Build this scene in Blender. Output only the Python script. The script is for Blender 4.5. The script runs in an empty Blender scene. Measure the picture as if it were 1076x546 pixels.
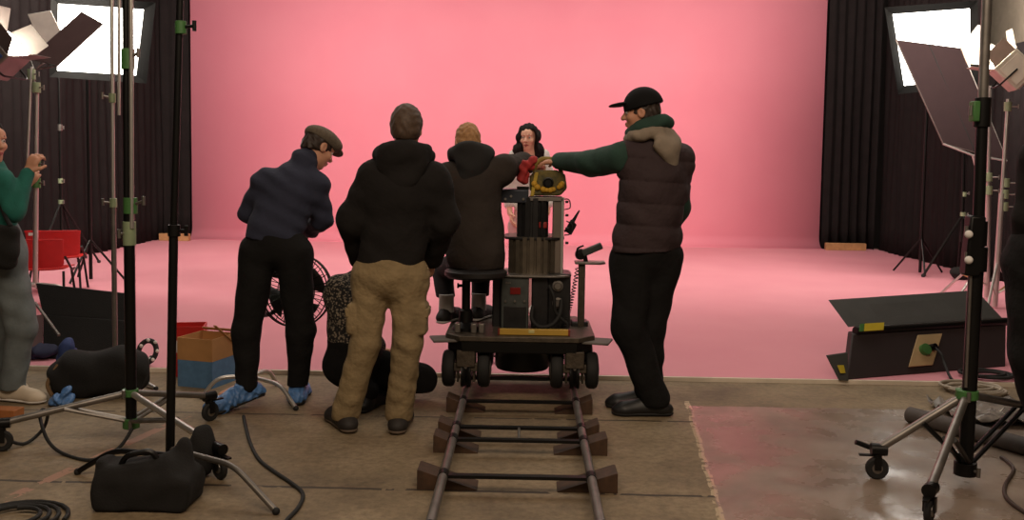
import bpy, math, random
import numpy as np
from mathutils import Vector, Matrix
random.seed(7)
R_ = math.radians
scene = bpy.context.scene
COL = scene.collection
# ------------------------------------------------------------------ camera
W, H = 1076, 546
FOC = 1000.0
CAM_Z = 1.45
PX0, PY0 = 538.0, 238.0
CAM_R = Matrix.Rotation(R_(0.84), 3, 'Z') @ Matrix.Rotation(R_(86.0), 3, 'X') @ Matrix.Rotation(R_(0.8), 3, 'Z')
CAM_P = Vector((0, 0, CAM_Z))

def ray(px, py):
    return CAM_R @ Vector(((px - PX0) / FOC, -(py - PY0) / FOC, -1.0))
def P(px, py, Y):
    d = ray(px, py); return CAM_P + d * (Y / d.y)
def G(px, py, z=0.0):
    d = ray(px, py); return CAM_P + d * ((z - CAM_Z) / d.z)

cd = bpy.data.cameras.new('camera')
cam = bpy.data.objects.new('camera', cd); COL.objects.link(cam)
cam.matrix_world = Matrix.Translation(CAM_P) @ CAM_R.to_4x4()
cd.sensor_width = 36.0; cd.lens = FOC / W * 36.0
cd.shift_y = (PY0 - H / 2) / W
cd.clip_end = 100
scene.camera = cam

# ------------------------------------------------------------------ materials
def lin(c):
    return tuple(((v / 255) / 12.92 if v / 255 <= .04045 else ((v / 255 + .055) / 1.055) ** 2.4) for v in c)
def mat(name, rgb, rough=.6, metal=0.0, var=.15, scale=8.0, bump=0.0, bscale=60.0, spec=.5, rgb2=None, sheen=0.0, bdist=.01):
    m = bpy.data.materials.new(name); m.use_nodes = True
    nt = m.node_tree; b = nt.nodes['Principled BSDF']
    c = lin(rgb)
    c2 = lin(rgb2) if rgb2 else tuple(v * (1 - var) for v in c)
    tc = nt.nodes.new('ShaderNodeTexCoord')
    n = nt.nodes.new('ShaderNodeTexNoise'); n.inputs['Scale'].default_value = scale; n.inputs['Detail'].default_value = 5
    nt.links.new(tc.outputs['Object'], n.inputs['Vector'])
    r = nt.nodes.new('ShaderNodeValToRGB')
    r.color_ramp.elements[0].position = .35; r.color_ramp.elements[1].position = .65
    r.color_ramp.elements[0].color = (*c2, 1); r.color_ramp.elements[1].color = (*c, 1)
    nt.links.new(n.outputs['Fac'], r.inputs['Fac']); nt.links.new(r.outputs['Color'], b.inputs['Base Color'])
    b.inputs['Roughness'].default_value = rough; b.inputs['Metallic'].default_value = metal
    b.inputs['Specular IOR Level'].default_value = spec
    if sheen: b.inputs['Sheen Weight'].default_value = sheen
    if bump:
        n2 = nt.nodes.new('ShaderNodeTexNoise'); n2.inputs['Scale'].default_value = bscale; n2.inputs['Detail'].default_value = 3
        nt.links.new(tc.outputs['Object'], n2.inputs['Vector'])
        bp = nt.nodes.new('ShaderNodeBump'); bp.inputs['Strength'].default_value = bump; bp.inputs['Distance'].default_value = bdist
        nt.links.new(n2.outputs['Fac'], bp.inputs['Height']); nt.links.new(bp.outputs['Normal'], b.inputs['Normal'])
    return m
def glow(name, rgb, strength):
    m = bpy.data.materials.new(name); m.use_nodes = True
    b = m.node_tree.nodes['Principled BSDF']
    b.inputs['Base Color'].default_value = (.8, .8, .8, 1)
    b.inputs['Emission Color'].default_value = (*lin(rgb), 1); b.inputs['Emission Strength'].default_value = strength
    return m

# ------------------------------------------------------------------ object helpers
def rootloc(o):
    while o.parent: o = o.parent
    return o.location.copy()
def tag(o, label=None, cat=None, group=None, kind=None):
    if label: o['label'] = label
    if cat: o['category'] = cat
    if group: o['group'] = group
    if kind: o['kind'] = kind
    return o
def empty(name, loc, label, cat, group=None):
    o = bpy.data.objects.new(name, None); COL.objects.link(o); o.location = Vector(loc)
    o.empty_display_size = .1
    return tag(o, label, cat, group)
def link_mesh(name, me, m, parent=None, loc=None):
    if m: me.materials.append(m)
    o = bpy.data.objects.new(name, me); COL.objects.link(o)
    if parent: o.parent = parent
    elif loc is not None: o.location = Vector(loc)
    return o
def copy_tree(o, parent=None, loc=None, rotz=None, label=None):
    c = o.copy(); COL.objects.link(c)
    if parent: c.parent = parent
    if loc is not None: c.location = Vector(loc)
    if rotz is not None: c.rotation_euler = (0, 0, rotz)
    if label: c['label'] = label
    for ch in list(o.children): copy_tree(ch, c)
    return c

def frame_of(d):
    d = Vector(d).normalized()
    a = Vector((0, 0, 1)) if abs(d.z) < .9 else Vector((1, 0, 0))
    u = d.cross(a).normalized(); return u, d.cross(u).normalized()
def smooth_path(pts, n=6):
    pts = [Vector(p) for p in pts]
    if len(pts) < 3: return pts
    out = []
    for i in range(len(pts) - 1):
        p0 = pts[max(i - 1, 0)]; p1 = pts[i]; p2 = pts[i + 1]; p3 = pts[min(i + 2, len(pts) - 1)]
        for k in range(n):
            t = k / n
            out.append(.5 * ((2 * p1) + (p2 - p0) * t + (2 * p0 - 5 * p1 + 4 * p2 - p3) * t * t + (3 * p1 - p0 - 3 * p2 + p3) * t ** 3))
    out.append(pts[-1]); return out
def round_corner(pts, r=.05, n=5):
    pts = [Vector(p) for p in pts]; out = [pts[0]]
    for i in range(1, len(pts) - 1):
        a = (pts[i - 1] - pts[i]); b = (pts[i + 1] - pts[i]); rr = min(r, a.length * .45, b.length * .45)
        p = pts[i] + a.normalized() * rr; q = pts[i] + b.normalized() * rr
        for k in range(n + 1):
            t = k / n; out.append(p * (1 - t) ** 2 + pts[i] * 2 * t * (1 - t) + q * t * t)
    out.append(pts[-1]); return out

class MB:
    def __init__(s): s.v = []; s.f = []
    def _add(s, vs, fs):
        o = len(s.v); s.v += [Vector(x) for x in vs]; s.f += [tuple(i + o for i in f) for f in fs]; return s
    def box(s, c, size, rot=None):
        hx, hy, hz = size[0] / 2, size[1] / 2, size[2] / 2; c = Vector(c)
        vs = [Vector((x, y, z)) for x in (-hx, hx) for y in (-hy, hy) for z in (-hz, hz)]
        if rot: vs = [rot @ v for v in vs]
        return s._add([v + c for v in vs], [(0, 1, 3, 2), (4, 6, 7, 5), (0, 4, 5, 1), (2, 3, 7, 6), (0, 2, 6, 4), (1, 5, 7, 3)])
    def cyl(s, a, b, r1, r2=None, n=14, cap=True):
        a = Vector(a); b = Vector(b); r2 = r1 if r2 is None else r2
        u, w = frame_of(b - a); vs = []
        for p, r in ((a, r1), (b, r2)):
            for i in range(n):
                t = 2 * math.pi * i / n; vs.append(p + (u * math.cos(t) + w * math.sin(t)) * r)
        fs = [(i, i + n, (i + 1) % n + n, (i + 1) % n) for i in range(n)]
        if cap: fs += [tuple(range(n)), tuple(range(2 * n - 1, n - 1, -1))]
        return s._add(vs, fs)
    def tube(s, pts, r, n=10, closed=False):
        pts = [Vector(p) for p in pts]; m = len(pts); vs = []; fs = []
        u = None
        for i, p in enumerate(pts):
            if closed: d = pts[(i + 1) % m] - pts[i - 1]
            else: d = pts[min(i + 1, m - 1)] - pts[max(i - 1, 0)]
            d.normalize()
            if u is None: u, w = frame_of(d)
            else:
                u = (u - d * u.dot(d))
                if u.length < 1e-6: u, w = frame_of(d)
                u.normalize(); w = d.cross(u)
            rr = r[i] if isinstance(r, (list, tuple)) else r
            for k in range(n):
                t = 2 * math.pi * k / n; vs.append(p + (u * math.cos(t) + w * math.sin(t)) * rr)
        for i in range(m if closed else m - 1):
            j = (i + 1) % m
            for k in range(n): fs.append((i * n + k, i * n + (k + 1) % n, j * n + (k + 1) % n, j * n + k))
        if not closed: fs += [tuple(range(n - 1, -1, -1)), tuple((m - 1) * n + k for k in range(n))]
        return s._add(vs, fs)
    def lathe(s, c, axis, prof, n=24):
        c = Vector(c); ax = Vector(axis).normalized(); u, w = frame_of(ax); m = len(prof); vs = []; fs = []
        for r, h in prof:
            for k in range(n):
                t = 2 * math.pi * k / n; vs.append(c + ax * h + (u * math.cos(t) + w * math.sin(t)) * max(r, 1e-4))
        for i in range(m - 1):
            for k in range(n): fs.append((i * n + k, i * n + (k + 1) % n, (i + 1) * n + (k + 1) % n, (i + 1) * n + k))
        fs += [tuple(range(n - 1, -1, -1)), tuple((m - 1) * n + k for k in range(n))]
        return s._add(vs, fs)
    def ball(s, c, r, n=10):
        prof = [(math.sin(math.pi * i / n) * r, -math.cos(math.pi * i / n) * r) for i in range(n + 1)]
        return s.lathe(c, (0, 0, 1), prof, 14)
    def slab(s, poly, thick):
        """planar polygon extruded by the vector thick"""
        poly = [Vector(p) for p in poly]; t = Vector(thick); n = len(poly)
        fs = [tuple(range(n - 1, -1, -1)), tuple(range(n, 2 * n))] + [(i, (i + 1) % n, n + (i + 1) % n, n + i) for i in range(n)]
        return s._add(poly + [p + t for p in poly], fs)
    def grid(s, rows):
        n = len(rows[0]); vs = [v for r in rows for v in r]
        return s._add(vs, [(i * n + k, i * n + k + 1, (i + 1) * n + k + 1, (i + 1) * n + k) for i in range(len(rows) - 1) for k in range(n - 1)])
    def build(s, name, m, parent=None, loc=None, bevel=0.0, angle=38, solid=0.0, sub=0, kind=None):
        if parent: o0 = rootloc(parent)
        elif loc is not None: o0 = Vector(loc)
        else:
            o0 = Vector(((min(v.x for v in s.v) + max(v.x for v in s.v)) / 2, (min(v.y for v in s.v) + max(v.y for v in s.v)) / 2, min(v.z for v in s.v)))
        me = bpy.data.meshes.new(name)
        me.from_pydata([v - o0 for v in s.v], [], s.f)
        import bmesh
        bm = bmesh.new(); bm.from_mesh(me)
        bmesh.ops.recalc_face_normals(bm, faces=bm.faces); bm.to_mesh(me); bm.free()
        me.shade_smooth(); me.set_sharp_from_angle(angle=R_(angle))
        o = link_mesh(name, me, m, parent, o0)
        if solid:
            x = o.modifiers.new('solid', 'SOLIDIFY'); x.thickness = solid; x.offset = 0
        if sub:
            x = o.modifiers.new('sub', 'SUBSURF'); x.levels = sub; x.render_levels = sub
        if bevel:
            x = o.modifiers.new('bevel', 'BEVEL'); x.width = bevel; x.segments = 2; x.limit_method = 'ANGLE'; x.angle_limit = R_(40)
        if kind: o['kind'] = kind
        return o

# ------------------------------------------------------------------ signed-distance modelling for bodies, clothes and soft goods
def V3(p): return np.array([p[0], p[1], p[2]], dtype=np.float32)
def cap(a, b, ra, rb=None, k=.03, flat=None):
    a = V3(a); b = V3(b); rb = ra if rb is None else rb
    ba = b - a; bb = float(ba @ ba) + 1e-9; m = max(ra, rb)
    if flat is not None:
        n = V3(Vector(flat[0]).normalized()); s = flat[1]
    def fn(X, Y, Z):
        x, y, z = X - a[0], Y - a[1], Z - a[2]
        h = np.clip((x * ba[0] + y * ba[1] + z * ba[2]) / bb, 0, 1)
        x = x - h * ba[0]; y = y - h * ba[1]; z = z - h * ba[2]
        if flat is not None:
            q = (x * n[0] + y * n[1] + z * n[2]) * (1 / s - 1)
            x = x + q * n[0]; y = y + q * n[1]; z = z + q * n[2]
            return (np.sqrt(x * x + y * y + z * z) - (ra + (rb - ra) * h)) * min(1., (s + 1) / 2)
        return np.sqrt(x * x + y * y + z * z) - (ra + (rb - ra) * h)
    return ['u', fn, np.minimum(a, b) - m, np.maximum(a, b) + m, k]
def ell(c, r, R=None, k=.03):
    c = V3(c); r = V3(r); M = np.eye(3, dtype=np.float32) if R is None else np.array([V3(x) for x in R], dtype=np.float32)
    ext = np.abs(M.T) @ r
    def fn(X, Y, Z):
        x, y, z = X - c[0], Y - c[1], Z - c[2]
        q = [(M[i][0] * x + M[i][1] * y + M[i][2] * z) / r[i] for i in range(3)]
        k0 = np.sqrt(q[0] ** 2 + q[1] ** 2 + q[2] ** 2) + 1e-6
        k1 = np.sqrt((q[0] / r[0]) ** 2 + (q[1] / r[1]) ** 2 + (q[2] / r[2]) ** 2) + 1e-6
        return k0 * (k0 - 1) / k1
    return ['u', fn, c - ext, c + ext, k]
def rbox(c, half, R=None, rad=.02, k=.02):
    c = V3(c); h = V3(half); M = np.eye(3, dtype=np.float32) if R is None else np.array([V3(x) for x in R], dtype=np.float32)
    ext = np.abs(M.T) @ h
    def fn(X, Y, Z):
        x, y, z = X - c[0], Y - c[1], Z - c[2]
        q = [np.abs(M[i][0] * x + M[i][1] * y + M[i][2] * z) - (h[i] - rad) for i in range(3)]
        o = np.sqrt(np.maximum(q[0], 0) ** 2 + np.maximum(q[1], 0) ** 2 + np.maximum(q[2], 0) ** 2)
        return o + np.minimum(np.maximum(q[0], np.maximum(q[1], q[2])), 0) - rad
    return ['u', fn, c - ext, c + ext, k]
def sub_(p, k=None):
    q = list(p); q[0] = 's'
    if k is not None: q[4] = k
    return q
def cut(p0, n):
    p0 = V3(p0); n = V3(Vector(n).normalized())
    return ['c', lambda X, Y, Z: (X - p0[0]) * n[0] + (Y - p0[1]) * n[1] + (Z - p0[2]) * n[2], None, None, 0]
def folds(amp, f=(20, 20, 34), seed=0.):
    def fn(X, Y, Z):
        w1 = np.sin(f[0] * .6 * X + 9 * Z + seed) + np.sin(f[1] * .5 * Y - 7 * Z + 2 * seed)
        return amp * (np.sin(f[2] * Z + f[0] * .5 * X + 1.6 * w1 + seed) * .7 + np.sin(f[0] * 1.3 * X - f[2] * .8 * Z + f[1] * Y + 1.3 * w1 - seed) * .5)
    return ['n', fn, None, None, 0]
def ridges(fn): return ['n', fn, None, None, 0]

def sdf_build(name, prims, vox, m, parent=None, loc=None):
    ad = [p for p in prims if p[0] == 'u']
    lo = np.min([p[2] for p in ad], axis=0) - .03; hi = np.max([p[3] for p in ad], axis=0) + .03
    n = np.ceil((hi - lo) / vox).astype(int) + 1
    ax = [(lo[i] + vox * np.arange(n[i])).astype(np.float32) for i in range(3)]
    F = np.full(n, .4, dtype=np.float32)
    A = [ax[0][:, None, None], ax[1][None, :, None], ax[2][None, None, :]]
    for op, fn, a, b, k in prims:
        if op in 'us':
            mg = k + 2.5 * vox
            i0 = np.clip(np.floor((a - mg - lo) / vox).astype(int), 0, n); i1 = np.clip(np.ceil((b + mg - lo) / vox).astype(int) + 1, 0, n)
            if np.any(i1 <= i0): continue
            sl = tuple(slice(i0[i], i1[i]) for i in range(3))
            d = fn(A[0][sl[0]], A[1][:, sl[1]], A[2][:, :, sl[2]]); f = F[sl]
            if op == 's': d = -d; h = np.clip(.5 - .5 * (d - f) / max(k, 1e-5), 0, 1); F[sl] = d * (1 - h) + f * h + k * h * (1 - h)
            else: h = np.clip(.5 + .5 * (d - f) / max(k, 1e-5), 0, 1); F[sl] = d * (1 - h) + f * h - k * h * (1 - h)
        elif op == 'c': F = np.maximum(F, fn(*A))
        elif op == 'n': F = F + fn(*A).astype(np.float32)
    for q in range(3):
        ix = [slice(None)] * 3
        for e in (0, -1): ix[q] = e; F[tuple(ix)] = np.maximum(F[tuple(ix)], .02)
    # surface nets
    S = F < 0
    cn = [S[i:n[0] - 1 + i, j:n[1] - 1 + j, k:n[2] - 1 + k] for i in (0, 1) for j in (0, 1) for k in (0, 1)]
    al = np.logical_and.reduce(cn); an = np.logical_or.reduce(cn); act = an & ~al
    idx = np.argwhere(act); N = len(idx)
    if N == 0: raise RuntimeError('empty ' + name)
    ids = np.full(act.shape, -1, dtype=np.int64); ids[act] = np.arange(N)
    acc = np.zeros((N, 3), dtype=np.float64); cnt = np.zeros(N)
    I, J, K = idx.T
    off = [(i, j, k) for i in (0, 1) for j in (0, 1) for k in (0, 1)]
    for x in range(8):
        for q in range(3):
            if off[x][q] == 1: continue
            o1 = list(off[x]); o1[q] = 1
            f0 = F[I + off[x][0], J + off[x][1], K + off[x][2]]; f1 = F[I + o1[0], J + o1[1], K + o1[2]]
            c = (f0 < 0) != (f1 < 0); t = np.where(c, f0 / np.where(f0 == f1, 1, f0 - f1), 0)
            pt = np.array(off[x], dtype=float)[None, :].repeat(N, 0); pt[:, q] += t
            acc[c] += pt[c]; cnt[c] += 1
    vs = (idx + acc / cnt[:, None]) * vox + lo
    quads = []
    for q in range(3):
        u, w = (q + 1) % 3, (q + 2) % 3
        s0 = [slice(0, n[d]) for d in range(3)]; s1 = list(s0); s0[q] = slice(0, n[q] - 1); s1[q] = slice(1, n[q])
        a = S[tuple(s0)]; b = S[tuple(s1)]
        e = np.argwhere(a != b)
        e = e[(e[:, u] > 0) & (e[:, w] > 0) & (e[:, u] < n[u] - 1) & (e[:, w] < n[w] - 1)]
        inside = a[e[:, 0], e[:, 1], e[:, 2]]
        def cid(du, dw):
            g = e.copy(); g[:, u] -= du; g[:, w] -= dw
            return ids[g[:, 0], g[:, 1], g[:, 2]]
        Q = np.stack([cid(1, 1), cid(0, 1), cid(0, 0), cid(1, 0)], 1)
        Q[~inside] = Q[~inside][:, ::-1]
        quads.append(Q)
    Q = np.concatenate(quads)
    if parent: o0 = rootloc(parent)
    elif loc is not None: o0 = Vector(loc)
    else: o0 = Vector(((vs[:, 0].min() + vs[:, 0].max()) / 2, (vs[:, 1].min() + vs[:, 1].max()) / 2, vs[:, 2].min()))
    vs = vs - np.array(o0)
    me = bpy.data.meshes.new(name)
    me.vertices.add(len(vs)); me.vertices.foreach_set('co', vs.astype(np.float32).ravel())
    me.loops.add(Q.size); me.loops.foreach_set('vertex_index', Q.astype(np.int32).ravel())
    me.polygons.add(len(Q)); me.polygons.foreach_set('loop_start', (np.arange(len(Q)) * 4).astype(np.int32))
    me.polygons.foreach_set('loop_total', np.full(len(Q), 4, dtype=np.int32))
    me.update(calc_edges=True); me.validate(); me.shade_smooth()
    return link_mesh(name, me, m, parent, o0)
# ------------------------------------------------------------------ material library
M = {}
M['black_metal'] = mat('black metal', (30, 29, 28), .4, .6, .2)
M['chrome'] = mat('chrome', (205, 200, 194), .34, .75, .08)
M['steel'] = mat('worn steel', (142, 136, 130), .42, .8, .25, 12)
M['green'] = mat('green collar', (70, 120, 62), .5, 0, .3)
M['pale_green'] = mat('pale green clamp', (150, 165, 130), .5, .2, .2)
M['rubber'] = mat('rubber', (26, 25, 24), .75, 0, .3)
M['black_cloth'] = mat('black cloth', (23, 21, 20), .95, 0, .25, 20, .25, 120)
M['curtain'] = mat('black curtain', (31, 26, 26), .95, 0, .2, 6, .2, 80, spec=.1)
M['flag'] = mat('lit black flag cloth', (92, 72, 72), .95, 0, .08, 10, .1, 150, spec=.1)  # black cloth given a pinkish grey; strong bounced light put into the colour
M['wood'] = mat('raw timber', (176, 128, 84), .7, 0, .25, 14)
M['dark_wood'] = mat('dark wedge wood', (74, 50, 32), .7, 0, .4, 25)
M['white_cloth'] = mat('white cloth', (225, 220, 215), .9, 0, .05)
M['skin'] = mat('skin', (205, 150, 122), .55, 0, .08, 6)
M['red_plastic'] = mat('red plastic', (200, 38, 34), .4, 0, .12)
M['cardboard'] = mat('cardboard', (186, 136, 84), .85, 0, .15)
M['blue_film'] = mat('blue plastic film', (84, 128, 186), .45, 0, .35, 40, .4, 70)

# pink paint
def pink(name, c1, c2, rough, dirt=0.):
    m = mat(name, c1, rough, 0, scale=.9, rgb2=c2, spec=.3)
    return m
M['pink_wall'] = pink('pink painted wall', (223, 134, 150), (220, 129, 146), .75)
M['pink_floor'] = pink('pink painted floor', (217, 147, 158), (212, 140, 152), .6)

def concrete():
    m = bpy.data.materials.new('worn concrete'); m.use_nodes = True
    nt = m.node_tree; L = nt.links; b = nt.nodes['Principled BSDF']
    N = lambda t: nt.nodes.new(t)
    tc = N('ShaderNodeTexCoord')
    def noise(s, d=6, rough=.6):
        n = N('ShaderNodeTexNoise'); n.inputs['Scale'].default_value = s; n.inputs['Detail'].default_value = d; n.inputs['Roughness'].default_value = rough
        L.new(tc.outputs['Object'], n.inputs['Vector']); return n
    def ramp(src, stops):
        r = N('ShaderNodeValToRGB'); e = r.color_ramp.elements
        e[0].position, e[0].color = stops[0][0], (*lin(stops[0][1]), 1); e[1].position, e[1].color = stops[-1][0], (*lin(stops[-1][1]), 1)
        for p, c in stops[1:-1]:
            x = e.new(p); x.color = (*lin(c), 1)
        L.new(src, r.inputs['Fac']); return r
    def mix(f, a, bb, typ='MIX'):
        x = N('ShaderNodeMix'); x.data_type = 'RGBA'; x.blend_type = typ
        if isinstance(f, float): x.inputs[0].default_value = f
        else: L.new(f, x.inputs[0])
        L.new(a, x.inputs[6]); L.new(bb, x.inputs[7]); return x.outputs[2]
    rough_c = ramp(noise(1.1, 8, .65).outputs['Fac'], [(.3, (98, 82, 62)), (.5, (134, 116, 90)), (.7, (158, 140, 112))])
    fine = ramp(noise(26, 4, .7).outputs['Fac'], [(.3, (150, 145, 140)), (.6, (255, 255, 255))])
    left = mix(.55, rough_c.outputs['Color'], fine.outputs['Color'], 'MULTIPLY')
    pol = ramp(noise(2.3, 7, .7).outputs['Fac'], [(.3, (112, 98, 86)), (.5, (134, 118, 104)), (.7, (150, 134, 120))])
    sep = N('ShaderNodeSeparateXYZ'); L.new(tc.outputs['Object'], sep.inputs[0])
    def math_(op, a, bv, clamp=False):
        x = N('ShaderNodeMath'); x.operation = op; x.use_clamp = clamp
        for i, v in enumerate((a, bv)):
            if isinstance(v, (int, float)): x.inputs[i].default_value = v
            else: L.new(v, x.inputs[i])
        return x.outputs[0]
    # seam x = .98 + (y-5.54)*.096, the smooth slab on one side of it and up to y 5.45
    sx = math_('SUBTRACT', sep.outputs['X'], math_('ADD', math_('MULTIPLY', sep.outputs['Y'], .096), .45))
    wob = math_('MULTIPLY', math_('SUBTRACT', noise(5, 3).outputs['Fac'], .5), .05)
    sx = math_('ADD', sx, wob)
    yy = math_('ADD', math_('SUBTRACT', 5.62, sep.outputs['Y']), math_('MULTIPLY', wob, 2.))
    smooth_f = math_('MULTIPLY', math_('GREATER_THAN', sx, 0.), math_('GREATER_THAN', yy, 0.))
    col = mix(smooth_f, left, pol.outputs['Color'])
    line = math_('LESS_THAN', math_('ABSOLUTE', sx, 0.), .015)
    line = math_('MULTIPLY', line, math_('GREATER_THAN', yy, -.1))
    line = math_('MULTIPLY', line, math_('GREATER_THAN', noise(20, 3).outputs['Fac'], .45))
    pale = N('ShaderNodeRGB'); pale.outputs[0].default_value = (*lin((178, 158, 130)), 1)
    col = mix(line, col, pale.outputs[0])
    # slab joints across
    def joint(y0, w, slope):
        d = math_('ADD', math_('SUBTRACT', sep.outputs['Y'], y0), math_('MULTIPLY', sep.outputs['X'], slope))
        d = math_('ADD', d, math_('MULTIPLY', wob, .5))
        return math_('LESS_THAN', math_('ABSOLUTE', d, 0.), w)
    dark = N('ShaderNodeRGB'); dark.outputs[0].default_value = (*lin((58, 47, 36)), 1)
    js = math_('MAXIMUM', joint(5.27, .010, .0), joint(4.08, .012, .01))
    js = math_('MULTIPLY', js, math_('LESS_THAN', sx, 0.))
    js = math_('MULTIPLY', js, math_('GREATER_THAN', noise(6, 3).outputs['Fac'], .42))
    col = mix(js, col, dark.outputs[0])
    # worn tape line, pinkish, on the rough side
    tx = math_('ADD', math_('SUBTRACT', math_('MULTIPLY', sep.outputs['Y'], .22), sep.outputs['X']), -3.02)
    tape = math_('MULTIPLY', math_('LESS_THAN', math_('ABSOLUTE', tx, 0.), .03), math_('GREATER_THAN', noise(9, 4).outputs['Fac'], .47))
    tape = math_('MULTIPLY', tape, math_('LESS_THAN', sep.outputs['Y'], 5.2))
    tp = N('ShaderNodeRGB'); tp.outputs[0].default_value = (*lin((156, 118, 98)), 1)
    col = mix(tape, col, tp.outputs[0])
    L.new(col, b.inputs['Base Color'])
    rr = N('ShaderNodeMix'); L.new(smooth_f, rr.inputs[0])
    rl = N('ShaderNodeMapRange'); L.new(noise(3, 5).outputs['Fac'], rl.inputs[0]); rl.inputs[3].default_value = .6; rl.inputs[4].default_value = .85
    rp = N('ShaderNodeMapRange'); L.new(noise(3, 5).outputs['Fac'], rp.inputs[0]); rp.inputs[1].default_value = .35; rp.inputs[2].default_value = .65; rp.inputs[3].default_value = .16; rp.inputs[4].default_value = .46
    L.new(rl.outputs[0], rr.inputs[2]); L.new(rp.outputs[0], rr.inputs[3]); L.new(rr.outputs[0], b.inputs['Roughness'])
    bp = N('ShaderNodeBump'); bp.inputs['Distance'].default_value = .006
    L.new(math_('SUBTRACT', .25, math_('MULTIPLY', smooth_f, .22)), bp.inputs['Strength'])
    L.new(noise(40, 5).outputs['Fac'], bp.inputs['Height']); L.new(bp.outputs['Normal'], b.inputs['Normal'])
    return m

# ------------------------------------------------------------------ setting
WX0, WX1, WY = -5.72, 4.98, 16.2
EDGE = 6.27
PZ = .03            # thickness of the painted stage boards
MB().box((0, 8, -.05), (14.6, 20, .1)).build('floor', concrete(), loc=(0, 0, 0), kind='structure')
st = MB().box((-.15, (EDGE + WY) / 2, PZ / 2), (12.2, WY - EDGE, PZ)).build('floor', M['pink_floor'], kind='structure')
MB().box((-.15, EDGE - .012, PZ / 2 - .001), (12.2, .02, PZ)).build('trim_1', mat('pale edge lip', (236, 222, 204), .7), kind='structure')
rows = []
prof = [(WY - .2 + .2 * math.sin(t), PZ + .2 - .2 * math.cos(t)) for t in [i * math.pi / 24 for i in range(13)]] + [(WY, 2.5), (WY, 5.4)]
for y, z in prof: rows.append([Vector((x, y, z)) for x in (WX0, -2, 2, WX1)])
mb = MB().grid(rows)
mb.build('wall_back', M['pink_wall'], solid=.02, kind='structure')
dw = mat('dark studio wall', (38, 34, 33), .9)
MB().box((-6.75, 9, 2.75), (.1, 18, 5.5)).build('wall_left', dw, kind='structure')
MB().box((6.55, 9, 2.75), (.1, 18, 5.5)).build('wall_right', mat('bare grey wall', (150, 136, 120), .9), kind='structure')
MB().box((-.1, 16.75, 2.75), (13.4, .1, 5.5)).build('wall_rear', dw, kind='structure')
MB().box((-.1, 8, 5.55), (13.6, 20, .1)).build('ceiling', mat('dark ceiling', (60, 54, 50), .9), kind='structure')

def curtain(path, z0, z1, label, pitch=.22, amp=.05, seed=1):
    rnd = random.Random(seed)
    a, b = Vector((*path[0], 0)), Vector((*path[1], 0)); L = (b - a).length; d = (b - a) / L; nrm = Vector((-d.y, d.x, 0))
    n = int(L / .025); ph = 0; xs = []
    for i in range(n + 1):
        ph += .025 / pitch * 2 * math.pi * (.7 + .6 * rnd.random())
        xs.append((i / n * L, math.sin(ph) * amp * (.6 + .4 * math.sin(i * .07 + seed))))
    rows = []
    for j in range(13):
        t = j / 12; z = z0 + (z1 - z0) * t
        rows.append([a + d * s + nrm * (o * (1 - .35 * t) + .012 * math.sin(s * 9 + t * 7)) + Vector((0, 0, z + (0.012 * math.sin(s * 5) if j == 0 else 0))) for s, o in xs])
    o = MB().grid(rows).build('black_curtain', M['curtain'], solid=.006)
    return tag(o, label, 'curtain', 'black studio curtains')
curtain(((-6.2, 16.0), (-6.2, 3.0)), PZ, 5.2, 'long black curtain hanging behind the teal-sleeved woman and the red chairs', seed=2)
curtain(((-6.25, 16.05), (-5.72, 16.1)), PZ, 5.2, 'narrow black curtain at the pink wall, behind the black grip stand', .16, .04, 3)
curtain(((5.92, 16.0), (5.92, 12.62)), PZ, 5.2, 'tall black curtain beside the half-covered softbox, next to the pleated curtain', seed=5)
curtain(((5.92, 12.56), (5.92, 3.0)), PZ, 2.95, 'lower black curtain behind the cream lamp, bare wall showing above it', seed=8)
curtain(((4.98, 16.05), (5.86, 16.1)), PZ, 5.2, 'narrow pleated black curtain over the longer timber at the pink wall', .16, .05, 6)
MB().box((5.32, 15.86, PZ + .06), (.66, .10, .12)).build('timber_plank', M['wood'], bevel=.006)
tag(bpy.data.objects['timber_plank'], 'long raw timber plank at the foot of the narrow pleated curtain', 'plank', 'timber planks at the wall')
o = MB().box((-5.86, 15.75, PZ + .06), (.5, .10, .12)).build('timber_plank', M['wood'], bevel=.006)
tag(o, 'short raw timber plank at the foot of the curtain, behind the black stand', 'plank', 'timber planks at the wall')
# ------------------------------------------------------------------ dolly track
RZ = .10                      # top of the rails
railL, railR = -.343, .300     # x of the rails (they run along +Y)
def on_track(px, py, Y): return P(px, py, Y)
tr = empty('dolly_track', (-.02, 5.0, 0), 'straight steel dolly track with cross bars under the camera dolly', 'track')
for x in (railL, railR):
    MB().tube([(x, 2.6, RZ - .02), (x, 7.4, RZ - .02)], .021, 14).build('rail', M['steel'], tr)
for y in (3.45, 4.05, 4.59, 4.81, 5.34, 5.95, 6.6):
    mb = MB().box(((railL + railR) / 2, y, RZ - .022), (railR - railL + .03, .035, .014))
    mb.cyl((railL, y - .03, RZ - .02), (railL, y + .03, RZ - .02), .0235); mb.cyl((railR, y - .03, RZ - .02), (railR, y + .03, RZ - .02), .0235)
    mb.build('crossbar', M['black_metal'], tr)
MB().cyl((-.02, 4.59, RZ - .022), (-.02, 4.81, RZ - .022), .007).build('joint_latch', M['steel'], tr)

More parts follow.
